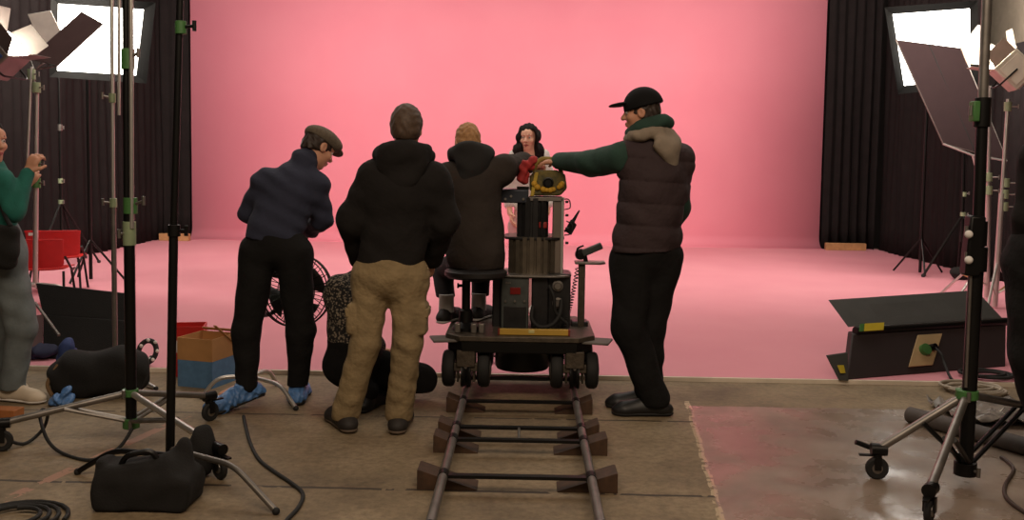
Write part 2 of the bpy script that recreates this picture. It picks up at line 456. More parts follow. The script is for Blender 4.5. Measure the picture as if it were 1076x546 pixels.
def wedge(loc, s, out, label):
    """triangular wooden wedge: thin tip pointing towards -out*x"""
    l, w, h = .27 * s, .13, .088
    mb = MB(); o = Vector(loc)
    a = [(-out * l * .55, 0), (out * l * .45, 0), (out * l * .45, h), (out * l * .41, h), (-out * l * .55, .004)]
    mb.slab([o + Vector((x, -w / 2, z)) for x, z in a], (0, w, 0))
    ob = mb.build('track_wedge', M['dark_wood'], loc=o, bevel=.002)
    return tag(ob, label, 'wedge', 'wooden wedges under the dolly track')
rows_ = [(4.15, 'row nearest the picture edge'), (4.68, 'second row from picture edge'),
         (4.93, 'third row from picture edge'), (5.44, 'row by the dolly wheels')]
for (y, w), dl, dr in zip(rows_, (.0, .0, .0, .0), (.0, .0, .0, .0)):
    wedge((railL + dl, y, 0), .98 if y < 4.5 else .82, -1, 'dark wedge under the rail on the khaki trousers side, ' + w)
    wedge((railR + dr, y, 0), .98 if y < 4.8 else .8, 1, 'dark wedge under the rail on the quilted vest side, ' + w)

# ------------------------------------------------------------------ camera dolly
DY = 5.52       # front edge
CX = -.02
PT = .415       # platform top
dl = empty('camera_dolly', (CX, 6.0, RZ), 'heavy black camera dolly with platform, seat and central lift column on rails', 'dolly')
poly = [(-.36, 0), (.34, 0), (.44, .10), (.44, .62), (.36, .80), (-.36, .80), (-.45, .62), (-.45, .10)]
m_plat = mat('dolly platform plate', (92, 82, 70), .5, .5, .35, 30, .3, 90)
MB().slab([Vector((CX + x, DY + y, PT - .03)) for x, y in poly], (0, 0, .03)).build('platform', m_plat, dl, bevel=.004)
MB().slab([Vector((CX + x * .97, DY + .01 + y * .97, PT - .10)) for x, y in poly], (0, 0, .07)).build('chassis', M['black_metal'], dl, bevel=.006)
for s in (-1, 1):
    x = CX + s * .455
    MB().box((x, DY + .1, PT - .035), (.16, .17, .014), Matrix.Rotation(s * R_(-14), 3, 'Z')).build('step_plate', mat('worn step', (112, 106, 100), .7, .2) if s < 0 else bpy.data.materials['worn step'], dl, bevel=.004)
# wheels: two tyres each side of every track wheel, two axles
for y in (DY + .10, DY + .66):
    for x0 in (railL, railR):
        for s in (-1, 1):
            c = Vector((x0 + s * .105, y, RZ + .105))
            prof = [(.055, -.036), (.085, -.037), (.102, -.030), (.110, -.014), (.110, .014), (.102, .030), (.085, .037), (.055, .036)]
            ty = MB().lathe(c, (1, 0, 0), prof, 28).build('wheel', M['rubber'], dl)
            MB().lathe(c, (1, 0, 0), [(.02, -.045), (.05, -.04), (.056, -.03), (.056, .03), (.05, .04), (.02, .045)], 18).build('hub', M['steel'], ty)
        c = Vector((x0, y - .03, RZ + .079))
        MB().lathe(c, (1, 0, 0), [(.045, -.030), (.08, -.028), (.078, -.014), (.066, 0), (.078, .014), (.08, .028), (.045, .030)], 24).build('track_wheel', M['black_metal'], dl)
        mb = MB().box((x0, y - .02, PT - .135), (.11, .14, .10)).box((x0, y - .06, PT - .19), (.20, .03, .05)).cyl((x0 - .14, y, RZ + .105), (x0 + .14, y, RZ + .105), .016)
        mb.box((x0 - .048, y - .03, RZ + .12), (.014, .07, .17)).box((x0 + .048, y - .03, RZ + .12), (.014, .07, .17))
        mb.build('axle_bracket', m_plat, dl, bevel=.005)
        MB().cyl((x0, y - .085, PT - .18), (x0, y - .07, PT - .18), .017).build('steering_pin', M['steel'], dl)
MB().lathe((CX + .01, DY + .52, RZ + .025), (0, 0, 1), [(.165, 0), (.175, .015), (.175, .16), (.18, .17), (.18, .26)], 32).build('lift_drum', mat('drum enamel', (26, 25, 26), .35, .1), dl)
MB().box((CX, DY + .22, RZ + .02), (.60, .03, .02)).build('cross_brace', M['black_metal'], dl)

# box work on the platform
by = DY + .30
def px_box(name, x0, x1, yt, yb, Y, depth, m, parent=dl, bevel=.008):
    a, b = P(x0, yb, Y), P(x1, yt, Y)
    return MB().box(((a.x + b.x) / 2, Y + depth / 2, (a.z + b.z) / 2), (abs(b.x - a.x), depth, abs(b.z - a.z))).build(name, m, parent, bevel=bevel)
m_grey = mat('grey control box', (78, 82, 80), .45, .3, .25, 20)
m_bl = mat('black enamel', (38, 37, 38), .4, .2, .3, 20)
m_alu = mat('brushed column', (122, 112, 98), .4, .8, .25, 18)
cb = px_box('control_box', 526, 556, 291, 346, by, .20, m_grey)
px_box('display', 536, 547, 302, 309, by - .006, .01, mat('red display', (120, 20, 18), .3), cb, .001)
px_box('front_panel', 529, 553, 322, 344, by - .004, .01, m_bl, cb, .003)
for px in (531, 541, 551):
    c = P(px, 316, by); MB().cyl(c + Vector((0, -.014, 0)), c, .007).build('knob', M['steel'], cb)
for i in range(3):
    c = P(532 + 2 * i, 297, by); MB().cyl(c + Vector((0, -.008, 0)), c, .004).build('button', M['steel'], cb)
px_box('battery_box', 575, 600, 288, 346, by + .05, .24, m_bl)
for q in (300, 318):
    c = P(586, q, by + .05); MB().lathe(c, (0, -1, 0), [(.034, 0), (.034, .014), (.024, .016), (.02, .03)], 18).build('connector', M['steel'], dl)
px_box('pump_box', 517, 527, 290, 344, by + .06, .22, m_bl)
mb = MB()
a = P(558, 345, by + .02); b = P(577, 290, by + .02)
mb.box(((a.x + b.x) / 2, by + .10, (a.z + b.z) / 2), (b.x - a.x, .14, b.z - a.z)).build('pillar', m_bl, dl, bevel=.01)
# lift column: ribbed lower stage, rim, upper stage, rail
ly = by + .14
def ribbed(name, x0, x1, yt, yb, Y, m, nr, depth=.26):
    a, b = P(x0, yb, Y), P(x1, yt, Y); cx = (a.x + b.x) / 2; w = b.x - a.x; zz = (a.z, b.z)
    pts = []
    n = nr * 6
    ring = []
    for i in range(nr):
        u0 = -w / 2 + w * i / nr; u1 = -w / 2 + w * (i + .62) / nr; u2 = -w / 2 + w * (i + 1) / nr
        bow = lambda u: -.04 * (1 - (2 * u / w) ** 2)
        ring += [(u0, bow(u0) - .018), (u1, bow(u1) - .018), (u1 + .002, bow(u1)), (u2 - .002, bow(u2))]
    ring += [(w / 2, depth), (-w / 2, depth)]
    return MB().slab([Vector((cx + u, Y + v, zz[0])) for u, v in ring], (0, 0, zz[1] - zz[0])).build(name, m, dl, angle=25)
ribbed('lower_column', 534, 586, 249, 291, ly, m_alu, 7)
def plate(name, x0, x1, yt, Y, depth, th, m):
    a, b = P(x0, yt, Y), P(x1, yt, Y); w = (b.x - a.x) / 2; c = Vector(((a.x + b.x) / 2, Y + depth / 2, a.z - th))
    pts = [(w * math.copysign(abs(math.cos(t)) ** .5, math.cos(t)), depth / 2 * math.copysign(abs(math.sin(t)) ** .5, math.sin(t))) for t in [2 * math.pi * i / 28 for i in range(28)]]
    return MB().slab([c + Vector((x, y, 0)) for x, y in pts], (0, 0, th)).build(name, m, dl, bevel=.003)
plate('column_rim', 529, 594, 249, ly - .05, .38, .016, m_bl)
plate('lower_plate', 513, 602, 289, by - .02, .42, .012, M['steel'])
ribbed('upper_column', 543, 577, 208, 249, ly + .02, m_bl, 4, .2)
px_box('column_strip', 551, 555, 212, 249, ly - .012, .02, M['steel'], dl, .001)
px_box('side_rail', 580, 592, 207.4, 290, ly - .02, .12, mat('grey side rail', (120, 108, 98), .5, .3), dl, .004)
px_box('rail_edge', 588.5, 593, 207.4, 290, ly - .03, .02, M['chrome'], dl, .002)
px_box('red_knob', 566, 575, 233, 240, ly - .02, .04, mat('red knob', (150, 42, 40), .4), dl, .008)
for q in (212, 226, 240, 255):
    c = P(594, q, ly); MB().cyl(c, c + Vector((.02, 0, 0)), .008).build('lock_pin', M['black_metal'], dl)
# tray / head plate
t_ = px_box('head_tray', 526, 555.5, 199, 213, ly - .03, .22, mat('blue grey tray', (66, 70, 80), .35, .5))
for px, py in ((531, 209), (537, 206), (550, 209)):
    c = P(px, py, ly - .03); MB().cyl(c + Vector((0, -.012, 0)), c, .008).build('screw', M['steel'], t_)
px_box('clamp_lever', 543, 556, 196, 199, ly - .02, .05, M['black_metal'], dl, .004)
px_box('head_base', 556, 592, 207.4, 211, ly - .03, .22, M['steel'], dl, .003)
# hoses
def hose(pxs, Y, r, name='hose', m=M['rubber'], parent=dl):
    return MB().tube(smooth_path([P(x, y, Y + d) for x, y, d in pxs], 8), r, 10).build(name, m, parent)
hose([(560, 322, 0), (559, 335, -.03), (567, 343, -.05), (580, 341, -.05), (588, 330, -.02), (590, 315, .02)], by, .014)
hose([(577, 300, .0), (582, 312, -.03), (584, 328, -.03), (596, 340, -.02)], by, .010)
hose([(593, 247, 0), (600, 245, 0), (601, 236, 0), (595, 232, 0)], ly, .004, 'wire')
hose([(593, 220, 0), (599, 218, 0), (598, 210, 0), (593, 209, 0)], ly, .004, 'wire')
# console post with hand control
cy = DY + .42
a, b = P(612, 353, cy), P(609.5, 277, cy)
post = MB().box(((a.x + b.x) / 2, cy, (b.z + PT) / 2), (.042, .05, abs(b.z - PT) + .01), None).build('console_post', m_plat, dl, bevel=.004)
px_box('post_foot', 600, 618, 338, 349, cy - .02, .12, m_bl)
c = P(619, 277, cy)
tb = MB().slab([c + Vector((x, y, 0)) for x, y in ((-.09, -.05), (.07, -.06), (.10, -.02), (.10, .06), (-.09, .06))], (0, 0, .016)).build('console_shelf', M['steel'], dl, bevel=.004)
rot = Matrix.Rotation(R_(-24), 3, 'Y')
c2 = P(622, 262, cy)
hc = MB().box(c2, (.135, .05, .042), rot).build('hand_control', m_grey, dl, bevel=.008)
c3 = P(610, 267, cy); MB().lathe(c3, (0, -1, 0), [(.034, -.02), (.036, 0), (.03, .022), (.012, .024)], 18).build('grip_wheel', M['black_metal'], hc)
MB().tube(smooth_path([P(612, 272, cy), P(607, 268, cy - .02), P(607, 261, cy - .02), P(613, 258, cy)], 6), .006).build('trigger', M['black_metal'], hc)
MB().cyl(P(616, 276, cy), P(614, 266, cy), .014).build('control_mount', M['black_metal'], hc)
# coiled cord
pts = []; A_, B_ = P(607, 281, cy), P(592, 343, cy - .08)
for i in range(200):
    t = i / 199; c = A_.lerp(B_, t) + Vector((0, 0, -.05 * math.sin(math.pi * t)))
    pts.append(c + Vector((math.cos(t * 150) * .012, math.sin(t * 150) * .012, 0)))
MB().tube(pts, .0035, 6).build('coiled_cord', M['rubber'], dl)
# seat
sy = DY + .22
sc_ = P(500, 287, sy)
MB().lathe(sc_ - Vector((0, 0, .03)), (0, 0, 1), [(.12, 0), (.17, .005), (.19, .02), (.19, .045), (.16, .06), (.02, .062)], 28).build('seat', mat('black vinyl', (34, 31, 30), .5), dl)
MB().cyl((P(490, 287, sy).x, sy, PT), (P(490, 287, sy).x, sy, sc_.z - .02), .026).build('seat_post', M['black_metal'], dl)
MB().lathe((P(490, 287, sy).x, sy, PT), (0, 0, 1), [(.08, 0), (.08, .02), (.045, .05), (.04, .12), (.026, .13)], 20).build('seat_socket', M['black_metal'], dl)
c = P(490, 300, sy)
MB().cyl(c, c + Vector((-.05, 0, 0)), .009).cyl(c + Vector((-.05, 0, -.015)), c + Vector((-.05, 0, .015)), .006).build('clamp_knob', M['black_metal'], dl)
for x, z in ((481, 342), (498, 341), (506, 343)):
    c = P(x, z, DY + .12); MB().box((c.x, c.y, PT + .03), (.035, .05, .06)).build('lug', M['steel'], dl, bevel=.006)

# spirit level lying on the platform edge
c = P(561, 353, DY + .07); c.z = PT + .002
sl = empty('spirit_level', c, 'yellow spirit level lying along the edge of the dolly platform', 'level')
MB().box(c + Vector((0, 0, .018)), (.41, .025, .036)).build('beam', mat('yellow level', (190, 152, 62), .45), sl, bevel=.003)
MB().box(c + Vector((-.015, -.002, .022)), (.035, .026, .02)).build('vial', mat('vial', (206, 196, 130), .15), sl, bevel=.002)
for s in (-1, 1): MB().box(c + Vector((s * .208, 0, .018)), (.012, .027, .038)).build('end_cap', mat('red cap', (120, 40, 32), .5), sl, bevel=.002)

# camera in an olive and yellow cover on the head
ky = ly + .0
ck = P(575, 207, ky)
kc = empty('film_camera', (ck.x, ky + .1, ck.z), 'olive camera in a yellow-patched cover with carrying handle on top of the dolly column', 'camera')
m_ol = mat('olive cover', (108, 94, 44), .7, 0, .45, 26, .3, 60, rgb2=(70, 66, 36))
a0 = [P(561, 205.5, ky), P(589, 205.5, ky), P(596, 198, ky), P(594, 183, ky), P(586, 179, ky), P(562, 179, ky), P(556.5, 186, ky), P(556.5, 199, ky)]
MB().slab(a0, (0, .24, 0)).build('body', m_ol, kc, bevel=.012)
ring = round_corner([P(562, 183, ky + .04), P(563, 172, ky + .04), P(569, 166.5, ky + .04), P(583, 167, ky + .04), P(588, 173, ky + .04), P(590, 184, ky + .04)], .05)
MB().tube(ring, .015, 10).build('handle', mat('olive yellow strap', (140, 120, 52), .7), kc)
c = P(576, 191.5, ky); MB().lathe(c, (0, -1, 0), [(.034, -.01), (.034, .02), (.026, .022), (.022, .008), (.002, .008)], 22).build('dial', M['black_metal'], kc)
arc = [P(576 + 15 * math.cos(t), 191 + 8.5 * math.sin(t), ky - .006) for t in [R_(12 + i * 14) for i in range(12)]]
for i, q in enumerate(arc):
    if i in (3, 8): continue
    MB().ball(q, .016 + .004 * (i % 2)).build('yellow_patch', mat('yellow patch', (206, 158, 44), .7, 0, .3, 30) if i == 0 else bpy.data.materials['yellow patch'], kc)
MB().slab([P(557, 206, ky - .01), P(561, 206, ky - .01), P(566, 181, ky - .01), P(562, 181, ky - .01)], (0, .02, 0)).build('yellow_edge', mat('yellow edge', (186, 158, 56), .7), kc, bevel=.004)
# red cloth bundled behind the camera
pr = [ell(P(549.5, 182, ky - .04), (.028, .035, .055), k=.03), ell(P(550, 188, ky - .04), (.03, .035, .036), k=.03), ell(P(554, 174, ky - .06), (.042, .03, .036), k=.03), ell(P(560, 169, ky - .07), (.034, .03, .026), k=.02), folds(.006, (70, 70, 90))]
o = sdf_build('red_cloth', pr, .005, mat('red cloth', (176, 46, 46), .8, 0, .35, 30), loc=P(552, 186, ky))
tag(o, 'red cloth bunched up beside the olive camera, by the operator arm', 'cloth')
# small monitor / handset sticking out of the column
my = ly + .02
a, b = P(594, 243, my), P(609, 221, my)
mo = empty('radio_handset', P(593, 240, my), 'black handset with tapering aerial sticking out beside the lift column', 'handset')
d = (b - a).normalized(); n_ = Vector((d.z, 0, -d.x))
MB().slab([a - n_ * .005, a + n_ * .045, a + d * .075 + n_ * .038, a + d * .085 - n_ * .012], (0, .035, 0)).build('body', M['black_metal'], mo, bevel=.006)
MB().cyl(a + d * .07 + n_ * .006 + Vector((0, .015, 0)), b + Vector((0, .015, 0)), .013, .005).build('aerial', M['rubber'], mo)
MB().cyl(a + Vector((-.006, .015, 0)), a + Vector((.02, .015, .01)), .008).build('bracket', M['black_metal'], mo)
# ------------------------------------------------------------------ stands
def collar(parent, c, r, knob_dir, m='green', h=.05, kl=.05, knob_m='steel'):
    c = Vector(c)
    k = MB().cyl(c - Vector((0, 0, h / 2)), c + Vector((0, 0, h / 2)), r).build('collar', M[m], parent, bevel=.002)
    d = Vector(knob_dir).normalized(); e = c + d * (r + kl); side = Vector((0, 0, 1)) if abs(d.z) < .8 else Vector((1, 0, 0))
    MB().cyl(c + d * r * .8, e, .007).cyl(e - side * .022, e + side * .022, .009).build('tee_handle', M[knob_m], k)
    return k
def bent_leg(parent, hub, foot, r, m, frac=.55, drop=.03):
    hub = Vector(hub); foot = Vector(foot)
    mid = hub.lerp(Vector((foot.x, foot.y, hub.z)), frac) - Vector((0, 0, drop))
    leg = MB().tube(round_corner([hub, mid, foot + Vector((0, 0, r))], .07), r, 10).build('leg', m, parent)
    MB().ball(foot + Vector((0, 0, r)), r * 1.25).build('foot_cap', M['rubber'], leg)
    return leg
def caster(parent, c, axis, r=.05, w=.024):
    c = Vector(c); ax = Vector(axis).normalized()
    t = MB().lathe(c, ax, [(r * .5, -w * .5), (r * .85, -w * .55), (r, -w * .3), (r, w * .3), (r * .85, w * .55), (r * .5, w * .5)], 22).build('caster', M['rubber'], parent)
    MB().lathe(c, ax, [(.006, -w * .62), (r * .45, -w * .58), (r * .5, -w * .3), (r * .5, w * .3), (r * .45, w * .58), (.006, w * .62)], 16).build('hub', M['steel'], t)
    f = MB().box(c + ax * (w * .9) + Vector((0, 0, r * .5)), (.006, .03, r * 1.2), Matrix.Rotation(math.atan2(ax.y, ax.x), 3, 'Z'))
    f.box(c - ax * (w * .9) + Vector((0, 0, r * .5)), (.006, .03, r * 1.2), Matrix.Rotation(math.atan2(ax.y, ax.x), 3, 'Z'))
    f.cyl(c + Vector((0, 0, r * 1.0)), c + Vector((0, 0, r * 1.45)), .02)
    f.build('fork', M['black_metal'], t)
    MB().box(c + Vector((0, 0, r * 1.15)) + ax.cross(Vector((0, 0, 1))) * r, (.02, .06, .008), Matrix.Rotation(math.atan2(ax.y, ax.x) + .0, 3, 'Z')).build('brake_lever', M['black_metal'], t)
    return t

def combo_leg(root, top_hub, low_hub, foot, r, m, mb_, t_brace=.52):
    """sloping leg from the upper collar to the caster with a double brace to the lower collar"""
    foot = Vector(foot); end = foot + Vector((0, 0, .14))
    leg = MB().tube([top_hub, end], r, 10).build('leg', m, root)
    q = Vector(top_hub).lerp(end, t_brace); side = (end - Vector(top_hub)).cross(Vector((0, 0, 1))).normalized() * .02
    MB().tube([q + side, Vector(low_hub) + side], r * .6, 8).tube([q - side, Vector(low_hub) - side], r * .6, 8).build('brace', mb_, root)
    d = Vector(end - Vector(top_hub)); d.z = 0; d.normalize()
    MB().cyl(end - d * .04, end + d * .03, r * 1.5).build('leg_end', M['black_metal'], leg)
    caster(root, (foot.x, foot.y, .052), Vector((-d.y, d.x, 0)), .052)

# --- combo stand on the woman's side
Y0 = 4.72
f1, f2, f3 = G(2, 474), G(231, 503), G(221, 442)
s1 = empty('combo_stand', (P(137, 450, Y0).x, Y0, 0), 'tall black combo stand on casters with a cable looped over its leg', 'stand')
bt, up = P(138, 450, Y0), P(137, 412, Y0)
MB().tube([bt, P(135.5, 215, Y0)], .027, 16).build('base_column', M['black_metal'], s1)
MB().tube([P(133.5, 260, Y0), P(132, -40, Y0)], .016, 12).build('riser', M['black_metal'], s1)
MB().tube([P(138.5, 240, Y0 - .02), P(137.5, -40, Y0 - .02)], .011, 12).build('riser', M['chrome'], s1)
collar(s1, P(137, 216, Y0), .034, (1, -.3, .35), 'green', .08, .05)
collar(s1, P(136, 245, Y0), .032, (-.6, -.6, 0), 'pale_green', .12, .02)
collar(s1, P(134.5, 62, Y0), .032, (1, -.3, .5), 'green', .10, .035)
collar(s1, up, .04, (-.3, -1, 0), 'green', .035, .01)
collar(s1, bt + Vector((0, 0, .03)), .042, (.3, -1, 0), 'green', .05, .01)
for i, f in enumerate((f1, f2, f3)):
    combo_leg(s1, up, bt + Vector((0, 0, .04)), f, .017, M['chrome'] if i == 1 else M['steel'], M['steel'])
# --- black c-stand over the sandbags
Y0 = 4.1
s2 = empty('c_stand', (P(179, 470, Y0).x, Y0, 0), 'black grip stand with bent chrome-edged leg standing among the black sandbags', 'stand')
MB().tube([P(178.5, 486, Y0), P(182.5, 240, Y0)], .0195, 14).build('base_column', M['black_metal'], s2)
MB().tube([P(182.5, 245, Y0), P(190.5, -40, Y0)], .015, 12).build('riser', M['black_metal'], s2)
collar(s2, P(183, 242, Y0), .027, (1, -.2, .0), 'black_metal', .05, .03, 'black_metal')
collar(s2, P(190, 29, Y0), .024, (1, -.2, .1), 'green', .055, .04, 'black_metal')
hub = P(178.5, 471, Y0)
bent_leg(s2, hub, G(290, 540), .013, M['steel'], .62, .0)
bent_leg(s2, hub - Vector((0, 0, .03)), hub + Vector((-.46, .10, -hub.z)), .013, M['black_metal'], .6, .0)
bent_leg(s2, hub - Vector((0, 0, .06)), hub + Vector((.05, .48, -hub.z)), .013, M['black_metal'], .6, .0)
# --- thin chrome grip stand
Y0 = 6.22
s3 = empty('c_stand', (P(121, 390, Y0).x, Y0, 0), 'thin chrome grip stand behind the combo stand, with two wing knobs', 'stand')
MB().tube([P(121.5, 398, Y0), P(119, 212, Y0)], .017, 12).build('base_column', M['steel'], s3)
MB().tube([P(119, 214, Y0), P(117, -40, Y0)], .0125, 12).build('riser', M['chrome'], s3)
collar(s3, P(118, 103, Y0), .022, (-1, -.3, .25), 'pale_green', .06, .04)
collar(s3, P(119, 213, Y0), .024, (-1, -.3, .1), 'pale_green', .06, .04)
MB().tube([P(125.5, -40, Y0), P(125, 121, Y0)], .010, 10).build('hanging_arm', M['chrome'], s3)
MB().box((P(121, -38, Y0)), (.09, .03, .03)).build('grip_head', M['black_metal'], s3)
hub = P(121.5, 386, Y0)
bent_leg(s3, hub, G(164, 410), .012, M['chrome'], .6, .0)
bent_leg(s3, hub - Vector((0, 0, .03)), hub + Vector((-.25, -.02, -hub.z)), .012, M['steel'], .6, .0)
bent_leg(s3, hub - Vector((0, 0, .05)), hub + Vector((.12, .30, -hub.z + PZ)), .012, M['steel'], .6, .0)
# --- lamp stand by the red chairs
Y0 = 8.4
s4 = empty('c_stand', (P(37, 300, Y0).x, Y0, PZ), 'chrome grip stand with doubled arm standing in front of the red chairs', 'stand')
MB().tube([P(37, 302, Y0), P(38, 176, Y0)], .022, 12).build('base_column', M['chrome'], s4)
MB().tube([P(38, 176, Y0), P(39, 88, Y0)], .016, 12).build('riser', M['chrome'], s4)
MB().tube([P(28, 185, Y0 - .08), P(33, 70, Y0 - .05)], .012, 10).build('arm', M['chrome'], s4)
for q, m_ in ((78, 'pale_green'), (92, 'pale_green'), (172, 'green'), (192, 'green')):
    collar(s4, P(33 if q < 85 else 38.5, q, Y0 - .03), .034, (1, -.4, .0), m_, .09, .05)
MB().tube([P(32.5, 80, Y0 - .05), P(39, 92, Y0)], .014, 8).build('grip_arm', M['steel'], s4)
hub = P(37, 298, Y0)
for f in (G(84, 328, PZ), G(-6, 326, PZ), hub + Vector((-.1, -.45, -hub.z + PZ))): bent_leg(s4, hub, f, .016, M['chrome'], .62, .02)
# --- tripods against the curtains
def tripod(root, apex, feet, pole_top, r, m):
    MB().tube([apex - Vector((0, 0, .35)), pole_top], r, 10).build('pole', m, root)
    for f in feet:
        l = MB().tube([apex, Vector(f) + Vector((0, 0, r))], r * .8, 8).build('leg', m, root)
        MB().ball(Vector(f) + Vector((0, 0, r)), r * 1.3).build('foot_cap', M['rubber'], l)
    collar(root, apex, r * 1.8, (1, -.5, 0), 'pale_green', .05, .02)
Y0 = 11.9
ap = P(64, 212, Y0)
s5 = empty('light_stand', (ap.x, Y0, PZ), 'thin black tripod light stand against the curtain behind the red chairs', 'stand')
tripod(s5, ap, [G(104, 276, PZ), (ap.x - .12, Y0 - .45, PZ), (ap.x + .0, Y0 + .45, PZ)], P(62, 66, Y0), .018, M['black_metal'])
collar(s5, P(63, 134, Y0), .03, (1, -.4, 0), 'steel', .08, .03); collar(s5, P(63.5, 190, Y0), .03, (1, -.4, 0), 'pale_green', .06, .03)
Y0 = 12.2
ap = P(1012, 225, Y0)
s6 = empty('light_stand', (ap.x, Y0, PZ), 'thin black tripod light stand with a spread leg, weighted by a sandbag', 'stand')
tripod(s6, ap, [G(970, 291, PZ), (ap.x + .2, Y0 - .4, PZ), (ap.x + .15, Y0 + .4, PZ)], P(1014, 110, Y0), .02, M['black_metal'])
collar(s6, P(1013, 204, Y0), .03, (1, -.4, .3), 'pale_green', .06, .03)
c = P(1013, 292, 12.0)
o = sdf_build('sandbag', [ell((c.x, 12.0, PZ + .08), (.18, .14, .085), k=.05), ell((c.x + .1, 11.95, PZ + .11), (.1, .12, .085), k=.05), folds(.008, (30, 30, 40))], .012, M['black_cloth'])
tag(o, 'black sandbag lying at the foot of the spread tripod by the curtain', 'sandbag')
# --- chrome pair of stands with the cream lamp
Y0 = 9.6
def chrome_stand(label, top, bot, knobs, feet, r=.024):
    s = empty('light_stand', (bot.x, bot.y, PZ), label, 'stand')
    MB().tube([bot, bot.lerp(top, .55)], r * 1.2, 12).build('base_column', M['chrome'], s)
    MB().tube([bot.lerp(top, .5), top], r * .8, 12).build('riser', M['chrome'], s)
    for q in knobs: collar(s, q, .036, (1, -.5, 0), 'pale_green', .09, .06)
    hub = bot.lerp(top, .22)
    low = bot.lerp(top, .06)
    for f in feet:
        l = MB().tube([hub, Vector(f) + Vector((0, 0, .015))], .014, 8).build('leg', M['chrome'], s)
        MB().tube([low, hub.lerp(Vector(f), .5)], .01, 8).build('strut', M['wood'] if f is feet[-1] else M['chrome'], s)
    return s
b1 = P(1045, 322, Y0)
s7 = chrome_stand('chrome light stand carrying the cream lamp, with three green clamps', P(1059.5, 104, Y0), b1, [P(1057, 192, Y0), P(1056, 204, Y0), P(1055.5, 217, Y0), P(1059, 112, Y0)], [G(1078, 325, PZ), b1 + Vector((-.22, -.30, -b1.z + PZ)), b1 + Vector((.35, .2, -b1.z + PZ))])
b2 = P(1037, 312, Y0 + .45)
s8 = chrome_stand('slim chrome light stand with splayed leg, beside the stand carrying the cream lamp', P(1040, 90, Y0 + .3), b2, [P(1039, 186, Y0 + .3), P(1039, 200, Y0 + .3)], [G(1001, 323, PZ), b2 + Vector((.15, .45, -b2.z + PZ)), b2 + Vector((-.35, .35, -b2.z + PZ))])

# --- big combo stand at the smooth slab
Y0 = 4.3
bt, up = P(1014, 496, Y0), P(1016, 414, Y0)
s9 = empty('combo_stand', (bt.x, Y0, 0), 'big black combo stand on casters on the smooth slab, with a pedal on one caster', 'stand')
MB().tube([bt, P(1028, 238, Y0)], .032, 18).build('base_column', M['black_metal'], s9)
MB().tube([P(1028, 240, Y0), P(1032.5, 110, Y0)], .0255, 14).build('riser', M['black_metal'], s9)
MB().tube([P(1032.5, 112, Y0), P(1038.5, -40, Y0)], .022, 14).build('riser', M['steel'], s9)
MB().tube([P(1036, 112, Y0 - .01), P(1041.5, -40, Y0 - .01)], .008, 8).build('guide_rod', M['chrome'], s9)
MB().tube([bt + Vector((-.026, -.024, .4)), P(1022.5, 238, Y0 - .02)], .007, 8).build('guide_rod', M['steel'], s9)
for q in (245, 272):
    k = collar(s9, P(1026, q, Y0), .046, (-1, -.5, .2), 'black_metal', .11, .02)
    MB().ball(P(1018, q + 1, Y0 - .05), .018).build('knob', M['white_cloth'], k)
MB().box(P(1022, 258, Y0 - .01), (.07, .07, .27), Matrix.Rotation(R_(3), 3, 'Y')).build('crank_box', M['black_metal'], s9, bevel=.01)
k = collar(s9, P(1032, 118, Y0), .036, (-1, -.4, .1), 'black_metal', .13, .03)
MB().box(P(1024, 117, Y0 - .02), (.03, .05, .09)).build('clamp_jaw', M['green'], k, bevel=.005)
collar(s9, up, .05, (-.3, -1, 0), 'green', .04, .01); collar(s9, bt + Vector((0, 0, .02)), .05, (.5, -1, 0), 'black_metal', .06, .02)
for f in (G(921, 503), G(976, 549), G(1122, 462)): combo_leg(s9, up, bt + Vector((0, 0, .04)), f, .019, M['steel'], M['black_metal'], .5)
c = G(908, 503); c.z = .15
MB().tube([P(899, 464, 4.42), P(917, 471, 4.42)], .012, 8).build('pedal', M['black_metal'], s9)

